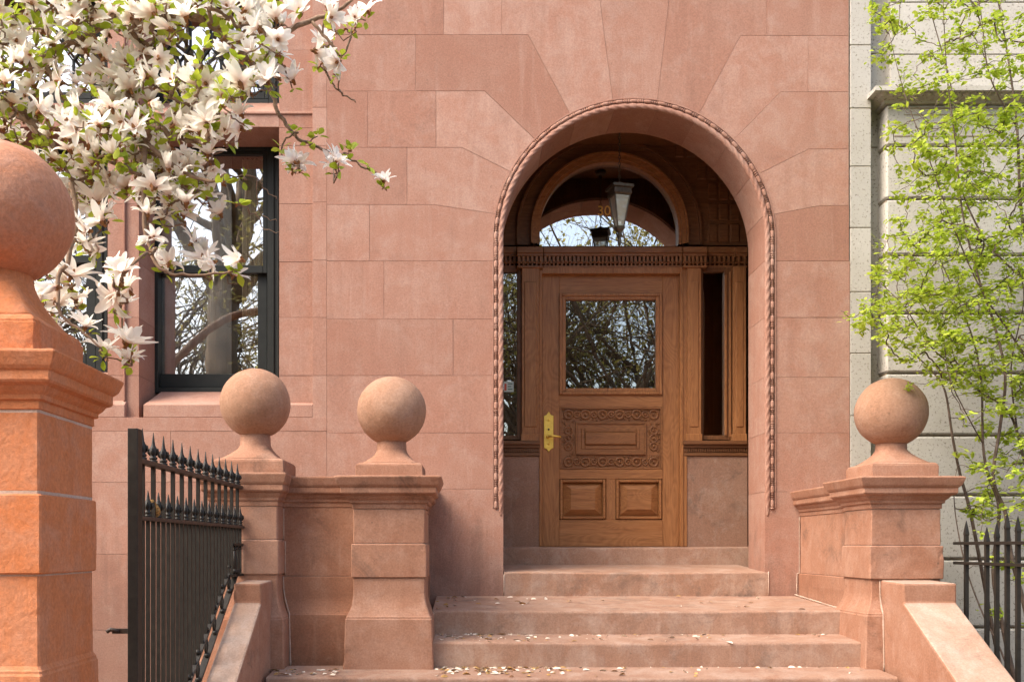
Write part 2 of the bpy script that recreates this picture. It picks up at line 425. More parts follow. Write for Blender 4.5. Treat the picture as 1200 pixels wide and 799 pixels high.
LITP = simple('fallen_petal', (0.74, 0.66, 0.55), 0.8, 0, 0.2, 0.25, 40)
FLEAF = leafmat('street_tree_leaf', (0.26, 0.23, 0.06), (0.40, 0.35, 0.11), 0.5)

# ------------------------------------------------------------------ the setting
GZ = -1.16
m = MB(); m.box(-60, 60, -4.4, 12, GZ - .3, GZ); tag(m.build('ground', SOIL), 'bare soil of the front yards', kind='structure')
m = MB(); m.box(-60, 60, -9.2, -4.4, GZ - .3, GZ + .004); tag(m.build('sidewalk', CONC), 'brick sidewalk in front of the stoop', kind='structure')
m = MB(); m.box(-60, 60, -9.4, -9.2, GZ - .3, GZ + .004, bevel=.01); tag(m.build('kerb', GR), 'granite kerb of the street', kind='structure')
m = MB(); m.box(-120, 120, -160, -9.4, GZ - .3, GZ - .13); tag(m.build('road', ASPH), 'asphalt street in front of the house', kind='structure')

# ------------------------------------------------------------------ brownstone house
house = thing('brownstone_house', 'pink brownstone house front with carved arched oak doorway', 'house', (0.6, 0, GZ))
GAP = 0.0012
ACX = (896 + 590) / 2; 
AX0, AX1 = WX(590, 0), WX(896, 0)
ax = (AX0 + AX1) / 2; ar = (AX1 - AX0) / 2
atop = WZ(128, 0); asp = atop - ar
TH = 0.42
def arcpt(px, py):
    x, z = WX(px, 0) - ax, WZ(py, 0) - asp
    if z <= 0: return PI if x < 0 else 0.0
    return math.atan2(z, x)
def arc(a0, a1, r=ar, n=None):
    n = n or max(3, int(abs(a1 - a0) / 0.035))
    return [(ax + r * math.cos(a0 + (a1 - a0) * i / n), asp + r * math.sin(a0 + (a1 - a0) * i / n)) for i in range(n + 1)]
def P(*pts): return [(WX(a, 0), WZ(b, 0)) for a, b in pts]
wall = MB()
def block(pts, y0=0.0, y1=TH, mat=0, tone=None):
    # shrink by the joint width then extrude
    n = len(pts)
    area = sum(pts[i - 1][0] * pts[i][1] - pts[i][0] * pts[i - 1][1] for i in range(n))
    if area < 0: pts = list(reversed(pts))
    out = []
    for i in range(n):
        a, b, c = Vector(pts[i - 1]), Vector(pts[i]), Vector(pts[(i + 1) % n])
        e1 = b - a; e2 = c - b
        if e1.length < 1e-7 or e2.length < 1e-7: continue
        e1.normalize(); e2.normalize()
        n1 = Vector((-e1.y, e1.x)); n2 = Vector((-e2.y, e2.x)); mm = (n1 + n2)
        if mm.length < 1e-6: mm = n1
        mm.normalize(); k = GAP / max(0.4, mm.dot(n1))
        out.append((b.x + mm.x * k, b.y + mm.y * k))
    t = rng.uniform(-0.06, 0.055) if tone is None else tone
    wall.prism(out, y0 + rng.uniform(-.0012, .0012), y1, mat, t, 0.0007)
def rect(x0, y0, x1, y1, Y0=0.0, Y1=TH):
    block([(WX(x0, Y0), WZ(y1, Y0)), (WX(x1, Y0), WZ(y1, Y0)), (WX(x1, Y0), WZ(y0, Y0)), (WX(x0, Y0), WZ(y0, Y0))], Y0, Y1)
aL5, aR5 = arcpt(717.5, 116), arcpt(771.5, 116)
aL4, aR4 = arcpt(665.5, 128), arcpt(822, 128)
aL3, aR3 = arcpt(618, 154), arcpt(865, 159)
aL2, aR2 = arcpt(590, 196), arcpt(894, 201)
aL1, aR1 = arcpt(579, 250), arcpt(909, 251)
TOP = -70
block(P((694, TOP)) + arc(aL5, aR5) + P((792, TOP)), tone=-.02)
block(P((588, TOP), (588, 41), (619, 41)) + arc(aL4, aL5) + P((694, TOP)), tone=.03)
block(P((898, TOP), (898, 42), (868, 42)) + arc(aR4, aR5) + P((792, TOP)), tone=-.05)
block(P((487, 41), (487, 107), (568, 107)) + arc(aL3, aL4) + P((619, 41)), tone=-.075)
block(P((947, 42), (947, 108), (915, 108)) + arc(aR3, aR4) + P((868, 42)), tone=.03)
block(P((511, 107), (511, 173), (541, 173)) + arc(aL2, aL3) + P((568, 107)), tone=.075)
block(P((994, 108), (994, 175), (948, 175)) + arc(aR2, aR3) + P((915, 108)), tone=-.0)
block(P((477, 173), (477, 240), (508, 240)) + arc(aL1, aL2) + P((541, 173)), tone=.02)
block(P((994.5, 175), (994.5, 241), (962, 241)) + arc(aR1, aR2) + P((948, 175)), tone=.03)
block(P((433, 240), (433, 306), (590, 306)) + arc(PI, aL1) + P((508, 240)), tone=.0)
block(P((995, 241), (995, 306), (896, 306)) + arc(0, aR1) + P((962, 241)), tone=-.08)
for row in ((TOP, -25, (383, 480, 588)), (-25, 41, (383, 520, 588)), (41, 107, (383, 487)), (107, 173, (383, 431, 511)), (173, 240, (383, 477)), (240, 306, (383, 433)),
            (306, 374, (383, 450, 590)), (374, 440, (383, 531, 590)), (440, 507, (383, 590)), (507, 573, (383, 470, 590)), (573, 700, (383, 590)),
            (700, 770, (383, 450, 520)), (770, 881, (383, 520))):
    for a, b in zip(row[2][:-1], row[2][1:]): rect(a, row[0], b, row[1])
rect(898, TOP, 994, 42); rect(947, 42, 994, 108)
for y0, y1 in ((306, 372), (372, 442), (442, 507), (507, 576), (576, 700)): rect(896, y0, 996, y1)
rect(896, 700, 996, 881)
# window strip and the wall under the windows
ys = [TOP, -8, 59, 126, 171, 237, 305, 372, 440, 489.5]
for a, b in zip(ys[:-1], ys[1:]): rect(366, a, 383, b, 0.003)
for y0, y1, xs in ((505, 565, (-90, 60, 200, 383)), (565, 649, (-90, 0, 150, 290, 383)), (649, 738, (-90, 90, 240, 383)), (738, 881, (-90, 30, 180, 320, 383))):
    for a, b in zip(xs[:-1], xs[1:]): rect(a, y0, b, y1)
JY = 0.05
def jrect(x0, y0, x1, y1, Y1=0.5): block([(WX(x0, JY), WZ(y1, JY)), (WX(x1, JY), WZ(y1, JY)), (WX(x1, JY), WZ(y0, JY)), (WX(x0, JY), WZ(y0, JY))], JY, Y1)
js = [TOP, -8, 59, 132, 150, 171, 239, 307, 372, 440, 495]
for a, b in zip(js[:-1], js[1:]):
    jrect(327, a, 372, b); jrect(126, a, 163, b)
jrect(163, 132, 327, 149); jrect(-90, 132, 126, 149)      # transoms
jrect(163, TOP, 327, -38); jrect(-90, TOP, 126, -38)
# moulded bead on the pier between the windows
wall.pbox(144, -60, 146.5, 470, JY - .022, .03, 0, -.1, .004)
# mortar bed behind the blocks
bed = [(WX(383, 0), WZ(881, 0)), (WX(383, 0), WZ(TOP, 0)), (WX(995, 0), WZ(TOP, 0)), (WX(996, 0), WZ(881, 0)), (AX1 + .004, WZ(881, 0))] + arc(0, PI, ar + .004, 60) + [(AX0 - .004, WZ(881, 0))]
wall.prism(bed, 0.0035, TH - .004, 1, 0.0)
wall.prism([(WX(-89, 0), WZ(880, 0)), (WX(383, 0), WZ(880, 0)), (WX(383, 0), WZ(505, 0)), (WX(-89, 0), WZ(505, 0))], 0.005, TH - .004, 1, 0.0)
# upper storeys and the wall beyond the frame on the left, only plain ashlar
for k in range(3):
    z0 = WZ(TOP, 0) + k * .62; z1 = z0 + .62
    xs = [WX(-90, 0), -2.9, -1.7, -.6, .5, 1.6, 2.85] if k % 2 == 0 else [WX(-90, 0), -3.2, -2.2, -1.1, 0, 1.2, 2.2, 2.85]
    for a, b in zip(xs[:-1], xs[1:]): block([(a, z0), (b, z0), (b, z1), (a, z1)])
for k in range(9):
    z0 = GZ + k * .8; z1 = z0 + .8
    block([(-6.5, z0), (WX(-90, 0), z0), (WX(-90, 0), z1), (-6.5, z1)])
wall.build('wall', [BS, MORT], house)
# sill course + sloping sills
FY = 0.42
m = MB()
m.prism([(WX(-90, 0), WZ(505, 0)), (WX(383, 0), WZ(505, 0)), (WX(383, 0), WZ(489, 0)), (WX(-90, 0), WZ(489, 0))], -.0015, .3, 0, .0, .0015)
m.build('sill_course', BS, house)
def sill(x0, x1, yf, yb, Yf=.001):
    m = MB()
    zf, zb = WZ(yf, 0), WZ(yb, FY)
    zbot = WZ(489, 0) + .002 if yf > 300 else WZ(140, JY)
    m.hexa([(x0, Yf, zbot), (x1, Yf, zbot), (x1, .55, zbot), (x0, .55, zbot), (x0, Yf, zf), (x1, Yf, zf), (x1, FY, zb), (x0, FY, zb)], 0, .02, .003)
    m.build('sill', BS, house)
WLX0, WLX1 = WX(181, FY), WX(337, FY)      # main window, at the frame plane
LLX0, LLX1 = WX(-90, FY), WX(134, FY)
sill(WX(168, 0), WX(366, 0), 474, 459)
sill(WX(-90, 0), WX(146, 0), 474, 436)
zt = 135
for xa, xb in ((WX(163, JY), WX(366, 0)), (WX(-90, 0), WX(146, 0))):
    m = MB()
    m.hexa([(xa, JY - .012, WZ(134, JY)), (xb, JY - .012, WZ(134, JY)), (xb, .55, WZ(134, JY)), (xa, .55, WZ(134, JY)),
            (xa, JY - .012, WZ(132, JY)), (xb, JY - .012, WZ(132, JY)), (xb, FY, WZ(121, FY)), (xa, FY, WZ(121, FY))], 0, .02)
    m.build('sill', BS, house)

# rope and bead-and-reel moulding round the arch
def archpath(r, zend, ds):
    pts = []
    L = asp - zend; n = max(2, int(L / ds))
    for i in range(n): pts.append((Vector((ax - r, 0, zend + L * i / n)), Vector((0, 0, 1)), Vector((-1, 0, 0))))
    n2 = int(PI * r / ds)
    for i in range(n2):
        a = PI - PI * i / n2
        pts.append((Vector((ax + r * math.cos(a), 0, asp + r * math.sin(a))), Vector((math.sin(a), 0, -math.cos(a))), Vector((math.cos(a), 0, math.sin(a)))))
    for i in range(n + 1): pts.append((Vector((ax + r, 0, asp - L * i / n)), Vector((0, 0, -1)), Vector((1, 0, 0))))
    return pts
zrope = WZ(604, 0)
m = MB()
path = archpath(ar + 0.021, zrope, 0.006)
rgs = []; s_ = 0; nr = 18; K = len(path)
for i, (p, t, o) in enumerate(path):
    if i: s_ += (p - path[i - 1][0]).length
    tp = max(0, min(1.0, i / 20, (K - 1 - i) / 20)) ** .6
    ring = []
    for k in range(nr):
        a = 2 * PI * k / nr
        lob = abs(math.cos(1.5 * (a - s_ * 2 * PI / 0.21)))
        rr = (0.0150 + 0.0060 * lob) * (0.25 + .75 * tp)
        ring.append(p + o * (math.cos(a) * rr * 1.0) + Vector((0, -1, 0)) * (math.sin(a) * rr * .75 + 0.002))
    rgs.append(ring)
m.rings(rgs)
m.build('rope_moulding', BS, house)
m = MB()
path = archpath(ar + 0.056, zrope + .05, 0.0052)
rgs = []; s_ = 0
for i, (p, t, o) in enumerate(path):
    if i: s_ += (p - path[i - 1][0]).length
    u = (s_ / 0.105) % 1.0
    if u < 0.56: rr = 0.0155 * math.sqrt(max(0.04, 1 - ((u - 0.28) / 0.30) ** 4))
    else:
        v = ((u - 0.56) / 0.44 * 3) % 1.0
        rr = 0.017 if 0.28 < v < 0.72 else 0.004
    rgs.append([p + o * (math.cos(2 * PI * k / 8) * rr) + Vector((0, -1, 0)) * (math.sin(2 * PI * k / 8) * rr + .002) for k in range(8)])
m.rings(rgs)
m.build('bead_moulding', BS, house)
# thin flat fillet outside the beads
m = MB()
rgs = []
for p, t, o in archpath(ar + 0.078, zrope + .06, 0.03):
    rgs.append([p + o * .004 + Vector((0, -.001, 0)), p + o * .004 + Vector((0, -.008, 0)), p - o * .004 + Vector((0, -.008, 0)), p - o * .004 + Vector((0, -.001, 0))])
m.rings(rgs, smooth=False)
m.build('arch_fillet', BS, house)

# ------------------------------------------------------------------ windows of the facade
def window(px0, py0, px1, py1, rail, leaded=False, bottom_rail=22):
    """sash window at the frame plane FY; pixel box of the frame"""
    fr = MB()
    fr.pbox(px0, py0, px0 + 4, py1, FY, .12, 0, 0, .003)
    fr.pbox(px1 - 14, py0, px1 + 12, py1, FY, .12, 0, 0, .003)
    fr.pbox(px1 - 8, py0 + 4, px1 - 6, py1 - 4, FY - .012, .02, 0, 0, .002)
    fr.pbox(px1 - 3, py0 + 4, px1 - .5, py1 - 4, FY - .018, .02, 0, 0, .002)
    fr.pbox(px0 + 4, py0, px1 - 14, py0 + 5, FY, .12, 0, 0, .003)
    fr.pbox(px0 + 4, py1 - 6, px1 - 14, py1, FY, .14, 0, 0, .003)
    wdw = fr.build('window', SASH, house)
    def sash(y0, y1, Y, sl, sr, bt, tp, name):
        b = MB()
        xa, xb = px0 + 4, px1 - 14
        b.pbox(xa, y0, xa + sl, y1, Y, .045, 0, 0, .003); b.pbox(xb - sr, y0, xb, y1, Y, .045, 0, 0, .003)
        b.pbox(xa + sl, y0, xb - sr, y0 + tp, Y, .045, 0, 0, .003); b.pbox(xa + sl, y1 - bt, xb - sr, y1, Y, .045, 0, 0, .003)
        b.build('sash', SASH, wdw)
        g = MB(); Yg = Y + .022
        x0, x1 = WX(xa + sl - 1, Y), WX(xb - sr + 1, Y); z0, z1 = WZ(y1 - bt + 1, Y), WZ(y0 + tp - 1, Y)
        g.box(x0, x1, Yg, Yg + .004, z0, z1)
        g.build('pane', GLASS, wdw)
    if rail:
        sash(py0 + 5, rail + 4, FY + .02, 2, 5, 9, 5, 'upper')
        sash(rail - 4, py1 - 6, FY + .07, 2, 11, bottom_rail - 6, 8, 'lower')
    else:
        sash(py0 + 5, py1 - 6, FY + .03, 3, 5, 8, 6, 'single')
        ld = MB(); Y = FY + .045
        # elongated hexagon leading
        x0, x1, y0, y1 = px0 + 6, px1 - 16, py0 + 8, py1 - 10
        wd, hs, hc = 24.0, 34.0, 17.0
        def seg(a, b):
            cl = lambda p: (min(max(p[0], x0), x1), min(max(p[1], y0), y1))
            a, b = cl(a), cl(b)
            if (a[0] - b[0]) ** 2 + (a[1] - b[1]) ** 2 < 4: return
            ld.bar(W(a[0], a[1], Y), W(b[0], b[1], Y), .016, .012)
        for j in range(-1, 6):
            for i in range(-1, 9):
                cx_ = x0 + i * wd + (wd / 2 if j % 2 else 0); cy_ = y1 - 6 - j * (hs + hc)
                seg((cx_, cy_), (cx_, cy_ - hs)); seg((cx_, cy_ - hs), (cx_ + wd / 2, cy_ - hs - hc)); seg((cx_, cy_ - hs), (cx_ - wd / 2, cy_ - hs - hc))
        ld.build('leading', SASH, wdw)
    return wdw
w1 = window(181, 171, 327, 460, 316); tag(w1, 'tall black sash window behind the blossoms')
w2 = window(-88, 171, 126, 437, 304); tag(w2, 'sash window at the far left behind the stone ball')
w3 = window(181, -48, 329, 122, None); tag(w3, 'upper window with dark leaded tracery')
w4 = window(-88, -48, 126, 122, None)
# dark rooms behind the glass
m = MB()
def room(x0, x1, y0, y1, z0, z1):
    for q in (((x0, y1, z0), (x1, y1, z0), (x1, y1, z1), (x0, y1, z1)), ((x0, y0, z0), (x0, y1, z0), (x0, y1, z1), (x0, y0, z1)), ((x1, y0, z0), (x1, y1, z0), (x1, y1, z1), (x1, y0, z1)),
              ((x0, y0, z0), (x1, y0, z0), (x1, y1, z0), (x0, y1, z0)), ((x0, y0, z1), (x1, y0, z1), (x1, y1, z1), (x0, y1, z1))): m.face(q)
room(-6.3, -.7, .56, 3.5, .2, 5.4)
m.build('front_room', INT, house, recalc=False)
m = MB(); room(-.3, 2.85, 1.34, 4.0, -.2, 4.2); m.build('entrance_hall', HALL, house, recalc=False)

# ------------------------------------------------------------------ vestibule joinery
DY = 1.16          # door plane
ves = MB()
VX0, VX1, VZ1 = .10, 2.43, 3.80
ves.box(VX0 - .1, VX0, TH + .002, DY + .1, .1, VZ1 + .1, 0)                # side walls, ceiling
ves.box(VX1, VX1 + .1, TH + .002, DY + .1, .1, VZ1 + .1, 0)
ves.box(VX0 - .1, VX1 + .1, TH + .002, DY + .1, VZ1 + .001, VZ1 + .15, 0)
ves.box(VX0 - .1, VX1 + .1, TH + .002, TH + .03, 3.62, VZ1, 0)
for zz in (1.3, 2.1, 2.75):
    for y_ in (.5, .82):
        for xw, sg in ((VX0, 1), (VX1, -1)):
            ves.box(min(xw, xw + sg * .02), max(xw, xw + sg * .02), y_, y_ + .26, zz, zz + .5, 0, 0, .008)
ves.prism([(VX0, .1), (VX0, 3.75), (VX1, 3.75), (VX1, .1), (AX1 + .012, .1)] + arc(0, PI, ar + .012, 48) + [(AX0 - .012, .1)], TH + .004, TH + .025)
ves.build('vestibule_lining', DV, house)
# timber wall round the fanlight, with small raised panels
fcx = WX(713, DY); fr_ = (WX(794.5, DY) - WX(632, DY)) / 2; fzb = WZ(288, DY); fsp = WZ(192, DY) - fr_
def pi_shape(r, n=48, zb=None):
    zb = fzb if zb is None else zb
    return [(fcx + r, zb)] + [(fcx + r * math.cos(PI * i / n), fsp + r * math.sin(PI * i / n)) for i in range(n + 1)] + [(fcx - r, zb)]
m = MB()
m.prism([(VX0, fzb), (VX0, VZ1), (VX1, VZ1), (VX1, fzb)] + pi_shape(fr_ + .10), DY - .02, DY + .06)
for row, (y0, y1) in enumerate(((262, 284), (238, 258), (214, 234), (188, 210), (166, 184))):
    for x0 in range(596, 880, 13):
        x1 = x0 + 11
        far = True
        for cx_ in (x0, x1):
            for cy_ in (y0, y1):
                dx, dz = WX(cx_, DY) - fcx, WZ(cy_, DY) - fsp
                if (math.hypot(dx, dz) if dz > 0 else abs(dx)) < fr_ + .255: far = False
        if far and WX(x1, DY) < VX1 and WX(x0, DY) > VX0: m.pbox(x0, y0, x1, y1, DY - .034, .03, 0, 0, .008)
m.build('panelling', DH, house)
def band(mb, ri, ro, y0, y1, mat=0):
    a, b = pi_shape(ri), pi_shape(ro)
    n = len(a)
    for i in range(n - 1):
        q = [(a[i][0], y0, a[i][1]), (b[i][0], y0, b[i][1]), (b[i + 1][0], y0, b[i + 1][1]), (a[i + 1][0], y0, a[i + 1][1])]
        mb.face(q, mat)
        mb.face([(x, y1, z) for x, _, z in reversed(q)], mat)
        mb.face([q[0], q[3], (q[3][0], y1, q[3][2]), (q[0][0], y1, q[0][2])], mat)
        mb.face([q[1], (q[1][0], y1, q[1][2]), (q[2][0], y1, q[2][2]), q[2]], mat)
m = MB()
band(m, fr_ - .002, fr_ + .022, DY - .045, DY + .04)
band(m, fr_ + .022, fr_ + .060, DY - .065, DY + .02)
band(m, fr_ + .060, fr_ + .075, DY - .085, DY + .02)
fan = m.build('fanlight', OH, house)
m = MB()
band(m, fr_ + .075, fr_ + .175, DY - .035, DY + .0)
band(m, fr_ + .175, fr_ + .195, DY - .06, DY + .0)
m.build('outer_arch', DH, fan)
m = MB(); pts = pi_shape(fr_ + .004); m.prism(pts, DY + .012, DY + .017); m.build('glass', FGLASS, fan)
tc = bpy.data.curves.new('number_text', 'FONT'); tc.body = '30'; tc.size = .118; tc.extrude = .002
to = bpy.data.objects.new('number_text', tc); C.objects.link(to)
bpy.context.view_layer.update()
nm = bpy.data.meshes.new_from_object(to.evaluated_get(bpy.context.evaluated_depsgraph_get()))
bpy.data.objects.remove(to)
no = bpy.data.objects.new('house_number', nm); C.objects.link(no); no.parent = fan
nm.materials.clear(); nm.materials.append(GOLD)
nm.transform(Matrix.Translation(Vector((WX(700, DY), DY + .008, WZ(252, DY))) - house.location) @ Matrix.Rotation(R(90), 4, 'X'))

# entablature with dentils
m = MB()
def entab(x0, x1, Y, my=DH):
    m.pbox(x0, 289, x1, 296, Y - .03, .13, 0, 0, .003)
    m.pbox(x0, 296, x1, 300, Y - .015, .11, 0, 0, .003)
    m.pbox(x0, 300, x1, 309, Y + .035, .07)
    n = max(1, int((x1 - x0) / 4.7))
    for i in range(n):
        cx_ = x0 + (i + .5) * (x1 - x0) / n
        m.pbox(cx_ - 1.35, 300.3, cx_ + 1.35, 306.3, Y - .016, .05)
        m.pbox(cx_ - 1.0, 308.5, cx_ + 1.0, 311, Y + .008, .03)
    m.pbox(x0, 306.5, x1, 308.2, Y + .0, .08)
    m.pbox(x0, 311, x1, 313.5, Y + .012, .08, 0, 0, .002)
entab(637, 800, DY - .06); entab(606, 636.5, DY - .10); entab(800.5, 829, DY - .10)
entab(559.2, 605.5, DY - .03); entab(829.5, 862, DY - .03); entab(862.5, 876.2, DY - .06)
m.build('entablature', CARV, house)
# pilasters
for x0, x1 in ((611.5, 632), (805.5, 822), (859.5, 874.5)):
    m = MB()
    m.pbox(x0, 312, x1, 514, DY - .075, .08, 0, 0, .004)
    m.pbox(x0 + 3, 330, x1 - 3, 500, DY - .083, .02, 0, 0, .005)
    m.pbox(x0 - 1.2, 508, x1 + 1.2, 517, DY - .087, .09, 0, 0, .004)
    m.build('pilaster', OV, house)
# door frame
m = MB()
m.pbox(632, 313.5, 635.2, 640, DY - .05, .09, 0, 0, .003); m.pbox(796.8, 313.5, 805.3, 640, DY - .05, .09, 0, 0, .003)
m.pbox(799, 316, 801, 640, DY - .062, .02, 0, 0, .003)
m.pbox(635.2, 313.5, 796.8, 320.5, DY - .05, .09, 0, 0, .003)
m.build('door_frame', OV, house)
# sidelights
def sidelight(px0, px1, py0, py1, gx0, gx1, label):
    b = MB()
    b.pbox(px0, py0, gx0, py1, DY - .02, .06, 0, 0, .003); b.pbox(gx1, py0, px1, py1, DY - .02, .06, 0, 0, .003)
    b.pbox(gx0, py0, gx1, py0 + 5, DY - .02, .06, 0, 0, .003); b.pbox(gx0, py1 - 5, gx1, py1, DY - .02, .06, 0, 0, .003)
    o = b.build('sidelight', DV, house); tag(o, label)
    g = MB(); g.box(WX(gx0 - .5, DY), WX(gx1 + .5, DY), DY + .01, DY + .015, WZ(py1 - 4, DY), WZ(py0 + 4, DY)); g.build('glass', DGLASS, o)
    return o
sl = sidelight(559.5, 611.5, 313.5, 515, 577, 606, 'narrow left sidelight reflecting green branches')
sr = sidelight(822, 859.5, 313.5, 515, 824, 849, 'narrow dark right sidelight')
m = MB()
m.pbox(849.5, 322, 852, 510, DY - .035, .03, 0, 0, .003); m.pbox(855, 318, 857, 512, DY - .045, .03, 0, 0, .003)
m.build('frame_moulding', OV, sr)
m = MB(); m.pbox(590.5, 447, 602, 459, DY + .006, .003, 0); m.pbox(591, 449.5, 593.6, 457.5, DY + .0045, .002, 1)
for k in range(3): m.pbox(595, 449 + k * 3.2, 600.5 - (k % 2) * 1.5, 450.2 + k * 3.2, DY + .0045, .002, 2)
m.build('sticker', [STICK, STRED, STGRN], sl)
# sidelight sills
for x0, x1, c1 in ((559.2, 633, 0), (801, 876.3, 0)):
    m = MB()
    m.pbox(x0, 516, x1, 520.5, DY - .10, .14, 0, 0, .004); m.pbox(x0, 520.5, x1, 524.5, DY - .075, .11, 0, 0, .003)
    n = int((x1 - x0) / 2.6)
    for i in range(n):
        cx_ = x0 + (i + .5) * (x1 - x0) / n; m.pbox(cx_ - .85, 525, cx_ + .85, 529, DY - .062, .03)
    m.pbox(x0, 524.5, x1, 530, DY - .045, .08); m.pbox(x0, 530, x1, 534, DY - .055, .09, 0, 0, .003)
    m.build('sidelight_sill', DH, house)
# stone dado under the sidelights
for x0, x1 in ((559.5, 632.5), (804, 876.3)):
    m = MB(); m.pbox(x0, 534, x1, 641, DY - .04, .1, 0, -.05, .004); m.build('dado', TR, house)

# ---- the door
m = MB()
yF = DY
m.pbox(635.2, 321, 655.6, 640, yF, .055, 0, 0, .002); m.pbox(776.2, 321, 796.8, 640, yF, .055, 0, 0, .002)
door = m.build('door', OV, house)
m = MB()
m.bm.free()
for ya, yb in ((321, 344), (462, 477), (549.5, 561), (608.5, 640)):
    m = MB(); m.pbox(655.6, ya, 776.2, yb, yF + .001, .052, 0, 0, .002); m.build('rail', OH, door)
m = MB(); m.pbox(710.5, 561, 721.5, 608.5, yF + .002, .05, 0, 0, .002); m.build('mullion', OV, door)
# moulded frame of the door light
def frame4(mb, x0, y0, x1, y1, wpx, Y, dep, bev=.004):
    mb.pbox(x0, y0, x0 + wpx, y1, Y, dep, 0, 0, bev); mb.pbox(x1 - wpx, y0, x1, y1, Y, dep, 0, 0, bev)
    mb.pbox(x0 + wpx, y0, x1 - wpx, y0 + wpx, Y, dep, 0, 0, bev); mb.pbox(x0 + wpx, y1 - wpx, x1 - wpx, y1, Y, dep, 0, 0, bev)
m = MB(); frame4(m, 655.6, 343.5, 776.2, 462, 3.2, yF - .022, .05); frame4(m, 658.6, 346.5, 773.2, 459, 4.4, yF - .008, .04)
m.build('light_frame', OV, door)
m = MB(); m.box(WX(662, yF), WX(769, yF), yF + .024, yF + .029, WZ(456, yF), WZ(350, yF)); m.build('glass', DGLASS, door)
# carved panel
m = MB()
m.pbox(655.6, 477, 776.2, 549.5, yF + .014, .03)
frame4(m, 655.6, 477, 776.2, 549.5, 2.2, yF - .004, .03, .003)
frame4(m, 674.5, 494.5, 757.5, 532.5, 2.4, yF - .006, .03, .003)
m.pbox(677, 497, 755, 530, yF + .004, .02)
frame4(m, 681, 501.5, 750, 526, 4.5, yF - .001, .02, .005)
m.pbox(685.5, 506, 746, 521, yF - .016, .03, 0, 0, .009)
def ring(cx_, cy_, rp, tr):
    c = W(cx_, cy_, yF + .010); rr = rp * (yF + D0) / F
    rg = []
    for i in range(16):
        a = 2 * PI * i / 16; o = Vector((math.cos(a), 0, math.sin(a)))
        rg.append([c + o * (rr + tr * math.cos(2 * PI * k / 6)) + Vector((0, -tr * math.sin(2 * PI * k / 6), 0)) for k in range(6)])
    m.rings(rg, closed=True)
    m.ball(c, rr * .36, 8, 6)
for i in range(11):
    big = i in (0, 2, 4, 6, 8, 10)
    for yy in (485.6, 541.2): ring(666 + i * 10.0, yy, 4.9 if big else 3.3, .010 if big else .007)
for j in range(1, 6):
    if j in (2, 3, 4) :
        for xx in (666, 766): ring(xx, 485.6 + (j - .0) * 9.3, 4.4, .007)
# leafy flecks between the rings
rr_ = random.Random(3)
for k in range(260):
    side = rr_.random()
    if side < .36: x_, y_ = rr_.uniform(659, 773), rr_.uniform(479.5, 492)
    elif side < .72: x_, y_ = rr_.uniform(659, 773), rr_.uniform(534.5, 547.5)
    elif side < .86: x_, y_ = rr_.uniform(659, 673), rr_.uniform(492, 535)
    else: x_, y_ = rr_.uniform(759.5, 773), rr_.uniform(492, 535)
    c = W(x_, y_, yF + .011); a = rr_.uniform(0, PI); d = Vector((math.cos(a), 0, math.sin(a))); l = rr_.uniform(.008, .016)
    m.tube([c - d * l, c + Vector((0, -.007, 0)), c + d * l], [.001, .0045, .001], 5)
m.build('carved_panel', CARV, door)
# two raised panels
for x0, x1 in ((655.6, 710.5), (721.5, 776.2)):
    m = MB(); frame4(m, x0 + .6, 561.5, x1 - .6, 608, 3.4, yF - .012, .04, .006)
    X0, X1, Z0, Z1 = WX(x0 + 4, yF), WX(x1 - 4, yF), WZ(604.6, yF), WZ(565, yF)
    bx, bz = (X1 - X0) * .2, (Z1 - Z0) * .2
    a = [(X0, yF + .03, Z0), (X1, yF + .03, Z0), (X1, yF + .03, Z1), (X0, yF + .03, Z1)]
    b = [(X0 + bx, yF - .012, Z0 + bz), (X1 - bx, yF - .012, Z0 + bz), (X1 - bx, yF - .012, Z1 - bz), (X0 + bx, yF - .012, Z1 - bz)]
    m.face(b)
    for i in range(4): m.face([a[i], a[(i + 1) % 4], b[(i + 1) % 4], b[i]])
    m.build('raised_panel', OH, door)
# lock plate and lever
m = MB()
def zpt(px, py): return (WX(px, yF - .008), WZ(py, yF - .008))
pl = [(643, 482), (645.6, 486), (648.6, 487), (648.6, 525), (645.6, 526), (643, 530), (640.4, 526), (637.4, 525), (637.4, 487), (640.4, 486)]
m.prism([zpt(*p) for p in pl], yF - .010, yF + .004, 0, 0, .003)
for yy in (492, 520): c = W(643, yy, yF - .012); m.ball(c, .010, 10, 6)
m.lathe([(0.013, 0), (0.013, .001)], 0, 0, 4) if False else None
m.build('lock_plate', BRASS, door)
m = MB(); c = W(642, 511.5, yF - .02)
m.ball(c, .017, 12, 8); m.tube([c + Vector((0, .02, 0)), c + Vector((0, -.03, 0))], .010, 10)
m.tube([c + Vector((0, -.032, 0)), c + Vector((.05, -.036, .002)), c + Vector((.098, -.030, -.003)), c + Vector((.108, -.018, -.004))], [.011, .009, .009, .008], 8)
m.build('handle', BRASS, door)
m = MB(); c = W(643, 503, yF - .013); m.ball(c, .009, 10, 6); m.build('keyhole', BRONZE, door)

